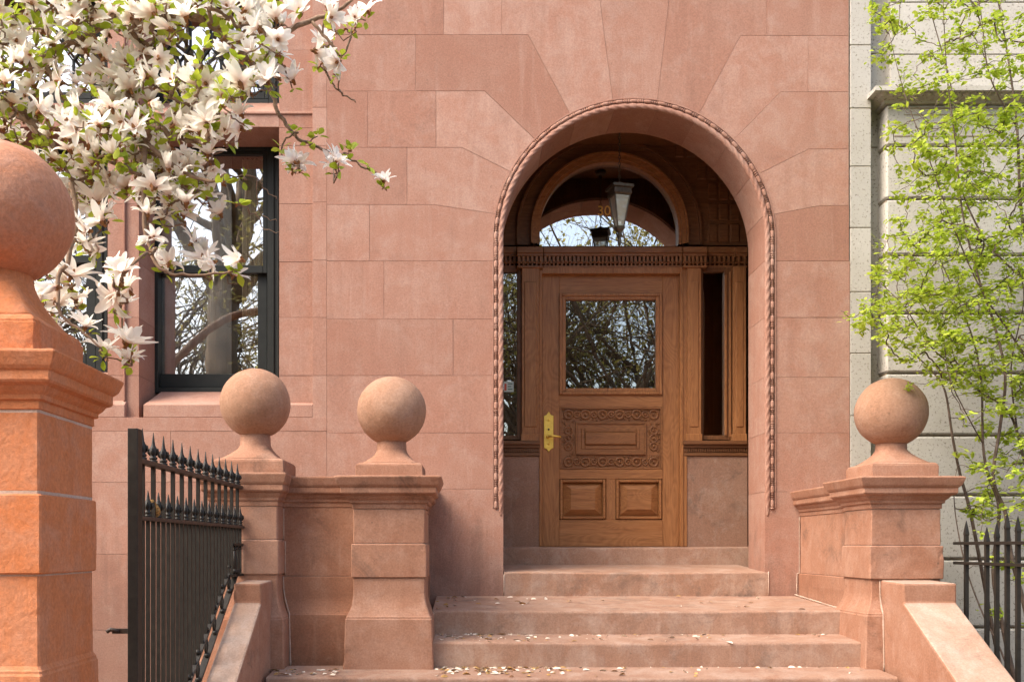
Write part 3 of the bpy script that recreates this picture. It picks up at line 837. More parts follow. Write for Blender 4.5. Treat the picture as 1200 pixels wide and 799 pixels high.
# ------------------------------------------------------------------ hanging lantern
LY = .62
lx = WX(726, LY)
lan = thing('hanging_lantern', 'tapered glass lantern hanging on a chain in the arch', 'lantern', (lx, LY, VZ1))
rot = Matrix.Rotation(R(14), 3, 'Z')
def sq(h, z): return [Vector((lx, LY, z)) + rot @ Vector(p) for p in ((-h, -h, 0), (h, -h, 0), (h, h, 0), (-h, h, 0))]
u = (LY + D0) / F
m = MB()
zc = lambda y: WZ(y, LY)
m.rings([sq(.004, zc(213)), sq(.03, zc(216)), sq(.088, zc(219)), sq(.088, zc(222)), sq(.070, zc(223)), sq(.076, zc(229)), sq(.066, zc(230.5))][::-1], smooth=False)
m.build('cap', BRONZE, lan)
m = MB()
top, bot = sq(.063, zc(230.5)), sq(.026, zc(267))
for a, b in zip(top, bot): m.bar(a, b, .009, .009)
m.rings([sq(.034, zc(266)), sq(.030, zc(269)), sq(.012, zc(273)), sq(.018, zc(276)), sq(.010, zc(279)), sq(.012, zc(285)), sq(.004, zc(288))][::-1], smooth=False)
m.build('cage', BRONZE, lan)
m = MB()
ti, bi = sq(.058, zc(231)), sq(.024, zc(266))
for i in range(4): m.face([ti[i], ti[(i + 1) % 4], bi[(i + 1) % 4], bi[i]])
m.build('glass', LGLASS, lan)
m = MB(); 
for k in range(3):
    c = Vector((lx, LY, 0)) + rot @ Vector((.012 * math.cos(k * 2.1), .012 * math.sin(k * 2.1), 0))
    m.tube([(c.x, c.y, zc(258)), (c.x, c.y, zc(242))], .006, 8)
m.build('candle', CURT, lan)
m = MB(); z = zc(213); k = 0
while z < VZ1 - .02:
    c = Vector((lx, LY, z + .014)); a = Vector((1, 0, 0)) if k % 2 else Vector((0, 1, 0))
    m.tube([c + a * (.009 * math.cos(t)) + Vector((0, 0, .017 * math.sin(t))) for t in [2 * PI * i / 10 for i in range(11)]], .003, 5)
    z += .026; k += 1
m.lathe([(.04, VZ1 - .03), (.05, VZ1 - .01), (.05, VZ1)], lx, LY, 16)
m.build('chain', BRONZE, lan)

# ------------------------------------------------------------------ curtain in the window
m = MB()
x0, x1, Yc = WX(284, FY + .15), WX(322, FY + .15), FY + .15
nn = 24; rg = []
for z in (WZ(455, FY), WZ(178, FY)):
    rg.append([(x0 + (x1 - x0) * i / nn, Yc + .018 * math.sin(i * 1.9), z) for i in range(nn + 1)])
for i in range(nn): m.face([rg[0][i], rg[0][i + 1], rg[1][i + 1], rg[1][i]], smooth=True)
cu = m.build('curtain', CURT); tag(cu, 'cream curtain drawn aside inside the black sash window', 'curtain')
sol = cu.modifiers.new('thickness', 'SOLIDIFY'); sol.thickness = .004

def drape(x0p, x1p, Yc, mat, label, amp, fr):
    m = MB(); x0, x1 = WX(x0p, Yc), WX(x1p, Yc); nn = int((x1 - x0) / .012); a_, b_ = [], []
    for i in range(nn + 1):
        x = x0 + (x1 - x0) * i / nn; y = Yc + amp * (math.sin(i * fr) + .6 * math.sin(i * fr * .37 + 1))
        a_.append((x, y, WZ(458, FY))); b_.append((x, y, WZ(174, FY)))
    for i in range(nn): m.face([a_[i], a_[i + 1], b_[i + 1], b_[i]], smooth=True)
    o = m.build('curtain', mat); tag(o, label, 'curtain', kind='thing'); so_ = o.modifiers.new('thickness', 'SOLIDIFY'); so_.thickness = .003
drape(186, 272, FY + .13, SHEER, 'pale grey sheer curtain hanging across the black sash window', .012, .9)
# ------------------------------------------------------------------ stoop
stoop = thing('stoop', 'brownstone front steps rising to the arched oak door', 'steps', (1.1, -1.5, GZ))
def step(x0, x1, yf, yb, zf, zb, zbot, bev=.014, tone=0.0, mat=TR):
    m = MB(); rg = []; n = max(12, int((x1 - x0) / .035))
    for i in range(n + 1):
        x = x0 + (x1 - x0) * i / n; q = (x - x0) / (x1 - x0)
        w1 = noise.noise(Vector((x * 2.3, yf * 5, 1))); w2 = noise.noise(Vector((x * 11, yf * 5, 4)))
        dish = .007 * math.sin(PI * min(1, max(0, q))) ** 2
        r = bev * (1 + .35 * w1 + .3 * w2); dz = -dish + .0025 * w1; dy = .004 * w1 + .003 * w2
        chip = max(0, noise.noise(Vector((x * 6, yf * 3, 9))) - .38) * .06
        r += chip
        sl = (zb - zf) / (yb - yf)
        rg.append([(x, yf + dy, zbot), (x, yf + dy + .002 * w2, (zbot + zf) / 2), (x, yf + dy, zf - r + dz), (x, yf + dy + r * .13, zf - r * .5 + dz), (x, yf + dy + r * .45, zf - r * .12 + dz),
                   (x, yf + dy + r, zf + dz + sl * r), (x, (yf + yb) / 2, (zf + zb) / 2 - dish * .5), (x, yb, zb), (x, yb, zbot)])
    m.rings(rg, 0, tone, True, True, False)
    for f in m.bm.faces:
        if abs(f.normal.x) < .5: f.smooth = False
    return m.build('step', mat, stoop)
step(VX0 - .05, VX1 + .05, .84, 1.5, .362, .372, .0, .010)                 # threshold
step(AX0 + .004, WX(900.5, 0), -.004, .95, .177, .222, -.05, .012)         # step in the arch
step(-.21, 2.455, -.95, .10, -.046, .004, -.36, .014)                      # landing
step(-.20, 2.43, -1.30, -.9, -.216, -.196, -.52, .014)
zf, y = -.385, -1.64
step(-1.145, 2.49, y, -1.25, zf, zf + .02, zf - .4, .014)
for k in range(4):
    zf -= .162; y -= .34
    step(-1.145, 2.49, y, y + .42, zf, zf + .016, zf - .35, .014)
# pale mortar seams along the ends of the steps
def seam(pts, r):
    m = MB(); q = []
    for p0, p1 in zip(pts[:-1], pts[1:]):
        p0, p1 = Vector(p0), Vector(p1); n = max(2, int((p1 - p0).length / .03))
        q += [p0 + (p1 - p0) * (k / n) for k in range(n)]
    q.append(Vector(pts[-1]))
    m.tube(q, [r * rng.uniform(.6, 1.25) for _ in q], 5); m.build('mortar_seam', MORTB, stoop)
seam([(2.447, .0, .010), (2.447, -.945, -.042), (2.449, -.951, -.05), (2.449, -.951, -.19)], .006)
seam([(2.44, -.96, -.195), (2.434, -1.297, -.212), (2.434, -1.303, -.36)], .0055)
seam([(AX0 + .004, -.006, .01), (AX0 + .004, -.006, .16)], .005)
seam([(WX(900.5, 0), -.004, .008), (WX(900.5, 0), -.004, .178), (2.236, .40, .2)], .0045)
seam([(-.2, -1.29, -.372), (-.205, -.95, -.06)], .005)

seam([(2.479, -.004, .585), (2.479, -.004, .17), (2.462, -.004, .165), (2.460, -.004, .0)], .004)
seam([(2.521, -1.320, .16), (2.521, -1.324, .06), (2.521, -1.345, .0), (2.521, -1.368, -.04), (2.521, -1.381, -.38)], .006)
seam([(-1.137, -1.133, .605), (-1.137, -1.133, .41)], .0045)
seam([(-1.127, -1.134, .40), (-1.127, -1.134, .19)], .0045)
seam([(-1.137, -1.145, .18), (-1.134, -1.15, .10), (-1.118, -1.165, .02), (-1.093, -1.18, -.05), (-1.085, -1.186, -.38)], .006)

# sloping cheek walls
def cheek(name, x0, x1, label):
    t = thing(name, label, 'wall', ((x0 + x1) / 2, -1.6, GZ), 'sloping cheek walls of the stoop')
    m = MB(); pf, ps = -1.22, -1.63
    zs0, sl_ = .040, .60
    ye = -3.35; ze = zs0 - sl_ * (ps - ye)
    prof = [(pf, GZ), (ye, GZ), (ye, ze), (ps, zs0), (ps, .155), (pf, .165)]
    a = [m.bm.verts.new((x0, y, z)) for y, z in prof]; b = [m.bm.verts.new((x1, y, z)) for y, z in prof]
    m.bm.faces.new(a); m.bm.faces.new(list(reversed(b)))
    for i in range(len(prof)): m.bm.faces.new((a[i], b[i], b[(i + 1) % 6], a[(i + 1) % 6]))
    bmesh.ops.recalc_face_normals(m.bm, faces=m.bm.faces)
    es = [e for e in m.bm.edges]
    bmesh.ops.bevel(m.bm, geom=es, offset=.012, segments=2, profile=.5, affect='EDGES')
    for f in m.bm.faces:
        f.normal_update()
        if f.normal.z > .55: f.material_index = 1
    m.build('sloping_slab', [BSP, WORN], t)
    return t
cheek('cheek_wall', 2.525, 2.835, 'wide sloping cheek wall right of the steps')
cheek('cheek_wall', -1.335, -1.172, 'narrow sloping cheek wall beside the open iron gate')

# ------------------------------------------------------------------ pillars with stone balls
CAP = [(0, 0), (.006, .002), (.006, .030), (.018, .034), (.020, .050), (.034, .062), (.044, .077), (.066, .086), (.072, .094), (.072, .124), (.080, .130), (.088, .141), (.098, .165), (.105, .183), (.103, .190), (.088, .194)]
def ball_pillar(label, cx, cy, zb, zn, z1, z2, z3, caph, plh, slabh, rb, zball, h=.212, hb=.226, hp=.262, mats=(BSP, BSB, MORT), slab=.205, capk=1.0, bdx=0.0, jw=.0022, jd=.003):
    t = thing('ball_pillar', label, 'pillar', (cx, cy, zb), 'stone pillars topped with balls')
    g = jd
    # base with flared foot
    m = MB()
    pr = [(hp + .012 - h, zb), (hp - h, zn - .02), (hp - h - .004, zn - .012), (hp - h - .004, zn - .004), (hp - h - .008, zn), (hp - h - .014, zn + .012)]
    dz = z1 - zn
    for k in range(1, 9):
        q = k / 8; pr.append(((hp - h - .014) * (1 - q) ** 2.2, zn + .012 + (dz * .62) * q))
    pr += [(0, z1 - .002)]
    m.rectprof(cx, cy, h, h, pr, .006, 0, rng.uniform(-.08, .02)); m.build('base', mats[0], t)
    m = MB()
    m.rectprof(cx, cy, h, h, [(-g, z1 - .001 - jw), (-g, z1 + jw, 1), (hb - h - .004, z1 + jw), (hb - h, z1 + jw + .005), (hb - h, z2 - .007), (hb - h - .005, z2 - .002), (-g, z2 - .002), (-g, z2 + 2 * jw, 1), (0, z2 + 2 * jw + .001),
                                (0, z3 - .002 - 2 * jw), (-g, z3 - .001 - 2 * jw), (-g, z3 + .001, 1)], .006, 0, rng.uniform(-.04, .05))
    m.build('shaft', [mats[0], mats[2]], t)
    m = MB(); m.rectprof(cx, cy, h, h, [(o * capk, z3 + z * caph / .194) for o, z in CAP], .004, 0, rng.uniform(-.06, .03)); m.build('cap', mats[0], t)
    zc_ = z3 + caph
    m = MB(); nk = plh - slabh; cxb = cx + bdx
    pr = [(0, zc_ - .002), (0, zc_ + slabh * .78), (-.004, zc_ + slabh * .80), (-.004, zc_ + slabh * .86), (-.012, zc_ + slabh * .95), (-.022, zc_ + slabh)]
    m.rectprof(cxb, cy, slab, slab, pr, .004)
    rn = rb * .45
    lp = []
    for k in range(0, 10):
        q = k / 9
        hw = (slab - .035) * (1 - q) ** 1.45 + rn * .96 * (1 - (1 - q) ** 1.45)
        z = zc_ + slabh - .001 + nk * q
        # square turning round
        rg = []
        for i in range(32):
            a = 2 * PI * i / 32; c_, s_ = math.cos(a), math.sin(a)
            sqr = hw / max(abs(c_), abs(s_)); rr = sqr * (1 - q) ** .8 + hw * (1 - (1 - q) ** .8)
            rg.append((cxb + rr * c_, cy + rr * s_, z))
        lp.append(rg)
    zt_ = zball - math.sqrt(rb * rb - rn * rn) + .012
    lp.append([(cxb + rn * .93 * math.cos(2 * PI * i / 32), cy + rn * .93 * math.sin(2 * PI * i / 32), max(zt_, lp[-1][0][2] + .002)) for i in range(32)])
    m.rings(lp)
    m.build('plinth', mats[0], t)
    m = MB(); m.ball((cxb, cy, zball), rb, 72, 44, 0, .016); m.build('ball', mats[1], t)
    return t
PD = -1.105
ball_pillar('brownstone ball pillar at the right end of the stoop', 2.682, PD, -.39, -.035, .166, .372, .596, .193, .185, .092, .2175, 1.207)
ball_pillar('brownstone ball pillar on the steps left of the door', -.462, PD, -.39, -.055, .176, .384, .596, .197, .180, .085, .2165, 1.218, h=.218, hb=.229, capk=.98)
ball_pillar('brownstone ball pillar behind the far end of the iron gate', -1.345, PD - .02, -.9, -.055, .196, .408, .612, .20, .19, .09, .2185, 1.262, h=.205, hb=.215, hp=.25, slab=.215, capk=.62, bdx=.03)
ball_pillar('large orange sandstone pillar with rough ball at the left edge', -1.603, -3.9, GZ, -.03, .273, .538, .808, .182, .30, .136, .237, 1.515, h=.230, hb=.241, hp=.246, jw=.0045, jd=.0005, mats=(BSO, BSN, MORTB), slab=.205, capk=.82)
# extra joint on the large pillar's foot is carried by its flared base

# low walls between the pillars
def low_wall(label, x0, x1, y0, y1, zb, zn, z1, zc_, ztop, capk=1.0, flare=.05):
    t = thing('parapet_wall', label, 'wall', ((x0 + x1) / 2, (y0 + y1) / 2, zb), 'low brownstone parapet walls')
    cx, cy, hx, hy = (x0 + x1) / 2, (y0 + y1) / 2, (x1 - x0) / 2, (y1 - y0) / 2
    m = MB()
    pr = [(flare + .004, zb), (flare, zn - .004), (flare - .006, zn + .002)]
    for k in range(1, 9): pr.append(((flare - .006) * (1 - k / 8) ** 2 + .012 * (k / 8), zn + (z1 - zn) * .55 * k / 8))
    pr += [(.012, z1 - .006), (.008, z1)]
    m.rectprof(cx, cy, hx, hy, pr, .006, 0, -.06); m.build('base', BSP, t)
    m = MB(); m.rectprof(cx, cy, hx, hy, [(-.003, z1), (-.003, z1 + .003, 1), (0, z1 + .004), (0, zc_ - .003), (-.003, zc_ - .002), (-.003, zc_ + .001)], .006, 0, .0)
    m.build('panel', [BSP, MORT], t)
    m = MB(); m.rectprof(cx, cy, hx, hy, [(o * capk, zc_ + z * (ztop - zc_) / .194) for o, z in CAP], .004, 0, -.03); m.build('coping', BSP, t)
low_wall('long parapet wall from the arch to the right pillar', 2.486, 2.86, -1.02, -.003, -.42, -.03, .168, .589, .773, .72, .022)
low_wall('parapet wall running back behind the pillar left of the door', -.66, -.27, -1.02, -.003, -1.15, -.05, .17, .60, .785, .72, .022)
low_wall('short recessed wall between the two left ball pillars', -1.16, -.66, -1.13, -.95, -.9, -.055, .18, .612, .802, .6, .05)

# ------------------------------------------------------------------ iron gate standing open on the left
GX = -1.358
gate = thing('iron_gate', 'black iron gate with spear finials standing open beside the steps', 'gate', (GX, -2.3, GZ))
def ypx(px): return GX * F / (px - VX) - D0
def spear(m, x, y, zb, h=.13, s=1.0):
    """collar, twisted-leaf bulb and point"""
    m.lathe([(.011 * s, zb), (.019 * s, zb + .004), (.019 * s, zb + .012), (.012 * s, zb + .014), (.018 * s, zb + .018), (.018 * s, zb + .026), (.011 * s, zb + .030),
             (.016 * s, zb + .040), (.019 * s, zb + .052), (.014 * s, zb + .068), (.0085 * s, zb + .080), (.006 * s, zb + .095), (.0015, zb + h)], x, y, 8)
    for sg in (-1, 1):
        m.tube([(x + sg * .012 * s, y, zb + .034), (x + sg * .023 * s, y, zb + .046), (x + sg * .020 * s, y, zb + .060), (x + sg * .008 * s, y, zb + .066)], [.004, .005, .005, .003], 5)
        m.tube([(x, y + sg * .012 * s, zb + .034), (x, y + sg * .023 * s, zb + .046), (x, y + sg * .020 * s, zb + .060), (x, y + sg * .008 * s, zb + .066)], [.004, .005, .005, .003], 5)
zr1, zr2 = .722, .484
yn, yf_ = ypx(156), ypx(290)
zs = lambda y: .2016 + (y + D0 - 5.61) * .635          # upper sloping rail
y0p = ypx(167); sp = .1437
for k in range(14):
    y = y0p + k * sp
    m = MB(); zb = zs(y) if y + D0 < 5.62 else .20
    m.box(GX - .0085, GX + .0085, y - .0085, y + .0085, zb, zr1 + .006); spear(m, GX, y, zr1 + .006, .135)
    m.build('picket', IRON, gate)
    y2 = y - sp / 2; zb = zs(y2) if y2 + D0 < 5.62 else .20
    m = MB(); m.box(GX - .0075, GX + .0075, y2 - .0075, y2 + .0075, zb, zr2 + .006); spear(m, GX, y2, zr2 + .006, .115, .9)
    m.build('short_picket', IRON, gate)
m = MB(); m.box(GX - .02, GX + .02, yn, yf_, zr1 - .010, zr1 + .010, 0, 0, .002); m.build('rail', IRONR, gate)
m = MB(); m.box(GX - .02, GX + .02, yn, yf_, zr2 - .008, zr2 + .008, 0, 0, .002); m.build('rail', IRONR, gate)
m = MB()
ya, yb = ypx(150) , 5.62 - D0
m.bar((GX, ya, zs(ya)), (GX, yb, zs(yb)), .032, .014); 
m.bar((GX, ya, zs(ya) - .135), (GX, yb + .22, zs(yb + .22) - .135), .032, .014)
m.box(GX - .016, GX + .016, 5.60 - D0, yf_, .19, .204)
m.box(GX - .016, GX + .016, 5.72 - D0, yf_, .372, .386)
y = yb + .2
while y > ya:
    zc_ = zs(y) - .068
    for sg in (-1, 1):
        m.tube([(GX, y, zc_ - .055), (GX, y + sg * .024, zc_), (GX, y, zc_ + .055)], [.006, .007, .006], 6)
    m.ball((GX, y, zs(y) + .02), .014, 8, 6); m.ball((GX + .004, y, zc_ - .05), .016, 8, 6)
    y -= .165
for k in range(3):
    y = 5.79 - D0 + k * .105; m.tube([(GX, y, .20), (GX, y, .375)], .008, 6); m.ball((GX, y, .222), .015, 8, 6); m.ball((GX, y, .35), .012, 8, 6)
m.build('sloping_rail', IRON, gate)
m = MB(); ys_ = ypx(155.5); m.box(GX - .011, GX + .030, ys_ - .03, ys_ + .03, GZ + .3, .846, 0, 0, .002); m.build('stile', IRON, gate)
m = MB(); m.box(GX - .08, GX + .0, ys_ - .012, ys_ + .012, .012, .032); m.tube([(GX - .05, ys_ - .015, .022), (GX - .085, ys_ - .015, .03), (GX - .10, ys_ - .015, .02)], .009, 6); m.build('latch', IRONR, gate)
m = MB()
c = Vector((GX - .005, ypx(181), zr2 + .01))
prev = None
for k in range(6):
    q = k / 5; p = c + Vector((.01 * math.sin(q * 3), -.03 + .06 * q, .075 * (1 - q) ** 1.5)); wv = Vector((.02, .006, .004)) * math.sin(PI * (.12 + .8 * q))
    cur = (p - wv, p + wv)
    if prev: m.face([prev[0], prev[1], cur[1], cur[0]], smooth=True)
    prev = cur
o = m.build('dry_leaf', DLEAF); tag(o, 'curled golden dry leaf caught on the gate rail', 'leaf')
so = o.modifiers.new('thickness', 'SOLIDIFY'); so.thickness = .0015

# ------------------------------------------------------------------ iron fence on the right
FX = 2.97
fence = thing('iron_fence', 'plain black iron spear fence in front of the leafy young tree', 'fence', (FX, -2.2, GZ))
dd = [5.83] + [5.60 - .105 * i for i in range(22)]
hh = [.52, .478, .50, .55, .53]
for i, d in enumerate(dd):
    y = d - D0; zt_ = hh[i % 5]; m = MB()
    m.box(FX - .0105, FX + .0105, y - .0105, y + .0105, GZ, zt_ - .09)
    m.rings([[(FX + a * r_, y + b * r_, z) for a, b in ((-1, -1), (1, -1), (1, 1), (-1, 1))] for r_, z in ((.0105, zt_ - .09), (.0125, zt_ - .080), (.007, zt_ - .035), (.001, zt_))], smooth=False)
    m.build('picket', IRON, fence)
for zr in (.386, .268):
    m = MB(); m.box(FX - .02, FX + .02, 5.6 - .105 * 21.4 - D0, 5.95 - D0, zr - .009, zr + .009, 0, 0, .002); m.build('rail', IRON, fence)

# ------------------------------------------------------------------ granite building next door
gb = thing('granite_building', 'pale speckled granite house next door with moulded string course', 'house', (4.6, 0, GZ))
m = MB(); xq0, xq1 = WX(995.5, 0) + .006, WX(1021, 0)
ys = [-160, -80, 53, 127, 195, 267, 342, 414, 487, 560, 640, 720, 881]
for a, b in zip(ys[:-1], ys[1:]): m.box(xq0, xq1, 0.0, .6, WZ(b, 0) + .0025, WZ(a, 0) - .0025, 0, rng.uniform(-.08, .06), .004)
m.box(xq0 + .004, xq1 - .004, .006, .5, WZ(881, 0), WZ(-160, 0), 1)
m.build('quoin', [GR, GRJ], gb)
m = MB(); ys = [-160, -60, 63, 173, 345, 500, 690, 881]
for a, b in zip(ys[:-1], ys[1:]): m.box(xq1 + .003, WX(1046, .14), .14, .6, WZ(b, .14) + .004, WZ(a, .14) - .004, 0, rng.uniform(-.2, -.1), .004)
m.box(xq1, WX(1046, .14), .15, .5, WZ(881, 0), WZ(-160, 0), 1)
m.build('recess', [GR, GRJ], gb)
m = MB(); GY = -.02; gx0 = WX(1038, GY)
ys = [122, 171, 233, 299, 367, 437, 510, 580, 655, 735, 881]
for i, (a, b) in enumerate(zip(ys[:-1], ys[1:])):
    xs = [gx0, gx0 + 2.2 + .7 * (i % 2), gx0 + 5.2, gx0 + 9] if i else [gx0, gx0 + 9]
    for p, q in zip(xs[:-1], xs[1:]): m.box(p + .006, q - .006 if q < gx0 + 8 else q, GY, .5, WZ(b, GY) + .008, WZ(a, GY) - .008, 0, rng.uniform(-.07, .06), .012)
m.box(gx0 + .02, gx0 + 9, GY + .035, .45, WZ(881, 0), WZ(122, GY), 1)
m.pbox(1042, 126, 1400, 127.6, GY - .004, .01, 1); m.pbox(1060, 134, 1180, 135.3, GY - .003, .01, 1); m.pbox(1048, 159, 1160, 160.3, GY - .003, .01, 1)
m.build('wall', [GR, GRJ], gb)
m = MB(); uy = .05; ys = [-160, -90, 3, 64, 105]
for i, (a, b) in enumerate(zip(ys[:-1], ys[1:])):
    xs = [WX(1043, uy), WX(1043, uy) + 1.6 + .8 * (i % 2), WX(1043, uy) + 9]
    for p, q in zip(xs[:-1], xs[1:]): m.box(p + .003, q - .003, uy, .5, WZ(b, uy) + .003, WZ(a, uy) - .003, 0, rng.uniform(-.04, .08) , .004)
m.box(WX(1043, uy) + .01, WX(1043, uy) + 8.9, uy + .012, .45, WZ(110, uy), WZ(-160, uy), 1)
m.build('upper_wall', [GR, GRJ], gb)
m = MB()
zc0, zc1 = WZ(122.5, GY), WZ(104.5, GY - .14)
prof = [(0, zc0), (.015, zc0 + .002), (.02, zc0 + .02), (.06, zc0 + .035), (.085, zc0 + .06), (.09, zc0 + .075), (.125, zc0 + .08), (.13, zc1 - .004), (.12, zc1), (-.02, zc1 + .01)]
rg = []
for o, z in prof:
    rg.append([(gx0 - o, GY - o, z), (gx0 + 9, GY - o, z), (gx0 + 9, .3, z), (gx0 - o, .3, z)])
m.rings(rg, smooth=False, tone=-.1)
for k in range(90):
    x = gx0 - .05 + k * .055; m.ball((x, GY - .075, zc0 + .050), .022, 8, 5, 0)
m.build('string_course', [GR], gb)
m = MB(); m.box(xq0, gx0 + 9, .56, 2, GZ, WZ(-160, 0)); m.build('backing_wall', GR, gb)

# ------------------------------------------------------------------ branching plants
def grow(m, seeds, nodes, rmin, rk, rmax, wob=.03, seg=3, sag=0.0, mat=0, nside=5, droot=None):
    """join nodes to a skeleton, nearest first; seeds = list of polylines already in place (with radii)"""
    pts = []; par = []
    for pl in seeds:
        for i, p in enumerate(pl): pts.append(Vector(p)); par.append(len(pts) - 2 if i else -1)
    ns = len(pts)
    left = [Vector(n) for n in nodes]
    best = []
    for n in left:
        bi = min(range(len(pts)), key=lambda i: (pts[i] - n).length); best.append([(pts[bi] - n).length, bi])
    order = list(range(len(left))); idx = {}
    while order:
        k = min(order, key=lambda q: best[q][0]); order.remove(k)
        pts.append(left[k]); par.append(best[k][1]); idx[k] = len(pts) - 1
        for q in order:
            d = (left[q] - left[k]).length * 1.02
            if d < best[q][0]: best[q] = [d, len(pts) - 1]
    cnt = [1] * len(pts)
    for i in range(len(pts) - 1, ns - 1, -1): cnt[par[i]] += cnt[i]
    for i in range(ns, len(pts)):
        a, b = pts[par[i]], pts[i]
        r1 = min(rmax, rmin + rk * math.sqrt(cnt[i])); r0 = min(rmax, r1 * 1.2)
        d = b - a; path = [a]; rad = [r0]
        for k in range(1, seg):
            q = k / seg; off = Vector((rng.gauss(0, 1), rng.gauss(0, 1), rng.gauss(0, 1))) * wob * d.length
            path.append(a + d * q + off); rad.append(r0 + (r1 - r0) * q)
        path.append(b); rad.append(r1)
        m.tube(path, rad, nside, mat)
    return [(pts[par[idx[k]]] - pts[idx[k]]).normalized() if (pts[par[idx[k]]] - pts[idx[k]]).length > 1e-6 else Vector((0, 0, -1)) for k in range(len(left))]
def smooth_path(pts, n=6):
    out = []
    P_ = [Vector(p) for p in pts]
    for i in range(len(P_) - 1):
        p0, p1, p2, p3 = P_[max(i - 1, 0)], P_[i], P_[i + 1], P_[min(i + 2, len(P_) - 1)]
        for k in range(n):
            t = k / n
            out.append(0.5 * ((2 * p1) + (p2 - p0) * t + (2 * p0 - 5 * p1 + 4 * p2 - p3) * t * t + (3 * p1 - p0 - 3 * p2 + p3) * t ** 3))
    out.append(P_[-1]); return out
def Q(px, py, d): return W(px, py, d - D0)

# ---- magnolia
mag = thing('magnolia_tree', 'magnolia tree in full pale pink bloom over the windows', 'tree', (-3.9, -3.1, GZ))
brn = MB()
seeds = []
def limb(pts, r0, r1, n=6, side=8):
    p = smooth_path(pts, n); K = len(p)
    brn.tube([q + Vector((rng.gauss(0, .004), rng.gauss(0, .004), rng.gauss(0, .004))) for q in p], [r0 + (r1 - r0) * i / (K - 1) for i in range(K)], side); seeds.append(p); return p
T0 = Vector((-3.9, -3.1, GZ))
limb([T0, (-3.87, -3.08, -.2), (-3.9, -3.05, .8), (-3.8, -3.0, 1.6), (-3.6, -2.95, 2.2)], .10, .06)
limb([(-3.6, -2.95, 2.2), (-2.75, -2.9, 2.95), Q(60, -70, 4.35), Q(165, -18, 4.3), Q(212, 8, 4.3), Q(245, 24, 4.3), Q(268, 50, 4.35), Q(292, 70, 4.4)], .052, .020, 5)
limb([Q(280, 60, 4.38), Q(304, 84, 4.42), Q(318, 108, 4.45), Q(324, 128, 4.45), Q(336, 148, 4.45), Q(350, 163, 4.45), Q(372, 172, 4.45), Q(400, 181, 4.45), Q(425, 196, 4.45), Q(447, 206, 4.45)], .013, .003, 5)
limb([(-3.6, -2.95, 2.2), Q(-30, 120, 4.4), Q(15, 132, 4.3), Q(40, 145, 4.25), Q(62, 172, 4.2), Q(85, 215, 4.15)], .03, .006, 5)
limb([Q(15, 132, 4.3), Q(60, 128, 4.25), Q(95, 145, 4.2), Q(128, 155, 4.15), Q(170, 170, 4.1), Q(210, 198, 4.1), Q(245, 215, 4.1), Q(262, 205, 4.1)], .022, .004, 5)
limb([Q(55, 78, 4.2), Q(70, 108, 4.2), Q(95, 140, 4.2)], .012, .009, 5, 6)
limb([Q(165, -18, 4.3), Q(120, 30, 4.2), Q(60, 62, 4.2), Q(20, 85, 4.25)], .02, .007, 5, 6)
limb([Q(268, 50, 4.35), Q(320, 40, 4.35), Q(365, 25, 4.4), Q(400, 10, 4.4), Q(425, -15, 4.4)], .016, .005, 5, 6)
limb([Q(365, 25, 4.4), Q(388, 50, 4.4), Q(400, 66, 4.4), Q(412, 40, 4.4), Q(421, 12, 4.4)], .008, .003, 5, 6)
limb([Q(378, 72, 4.4), Q(388, 96, 4.4), Q(398, 107, 4.4), Q(418, 121, 4.38)], .006, .003, 5, 6)
limb([Q(388, 50, 4.4), Q(378, 60, 4.4), Q(378, 72, 4.4)], .006, .005, 4, 6)
limb([Q(170, 170, 4.1), Q(168, 220, 4.05), Q(175, 290, 4.05), Q(195, 318, 4.05), Q(230, 322, 4.05), Q(275, 318, 4.05)], .012, .004, 5, 6)
limb([Q(85, 215, 4.15), Q(88, 280, 4.1), Q(70, 325, 4.05), Q(70, 365, 4.0), Q(95, 385, 4.0), Q(118, 408, 4.0)], .012, .004, 5, 6)
limb([Q(262, 205, 4.1), Q(300, 208, 4.15), Q(312, 225, 4.15), Q(325, 232, 4.15)], .004, .002, 5, 5)
limb([Q(300, 208, 4.15), Q(305, 250, 4.15), Q(325, 258, 4.15)], .003, .0015, 5, 5)
limb([Q(300, 250, 4.15), Q(310, 268, 4.15), Q(326, 273, 4.15)], .003, .0015, 5, 5)
BL = '''5,32 12,68 32,64 60,45 72,15 88,8 105,25 122,38 142,12 127,65 47,68 22,90 105,82 117,80 135,88 80,46 177,12 158,8 193,46 186,54 228,75 210,88 180,85 165,88 160,72 222,3 255,14 275,25 290,10 282,42 275,70 240,97 310,8 322,16 313,30 326,46 330,60 390,20 374,62 378,45 322,87 341,88 310,75 428,8 415,18 385,2 393,74 40,122 5,135 15,155 80,170 105,165 90,125 120,110 130,122 145,160 15,115 60,190 24,162 155,165 162,186 186,180 210,190 216,105 210,122 246,124 280,128 240,148 226,140 247,166 200,142 262,150 167,140 225,190 280,105 277,150 170,130 153,130 350,188 341,186 390,190 449,206 397,184 88,215 96,232 145,215 165,204 180,216 125,245 105,245 115,256 95,270 101,282 111,292 132,310 172,246 190,250 181,275 170,280 190,305 175,226 206,240 216,247 244,226 240,213 256,245 250,200 230,282 200,304 237,298 246,311 276,303 240,291 276,318 76,330 86,346 66,352 92,352 46,350 62,368 100,377 136,328 146,337 141,352 130,350 145,388 152,397 152,415 122,405 52,312 141,313 86,318 60,337 305,20 298,30 330,25 265,5 240,8 350,10 20,45 50,20 95,60 65,95 150,100 200,20 190,100 260,110'''
bl = [tuple(map(float, p.split(','))) for p in BL.split()]
nbase = len(bl)
poly = [(0, 0), (330, 0), (335, 85), (265, 120), (235, 235), (190, 245), (150, 225), (100, 240), (45, 200), (0, 170)]
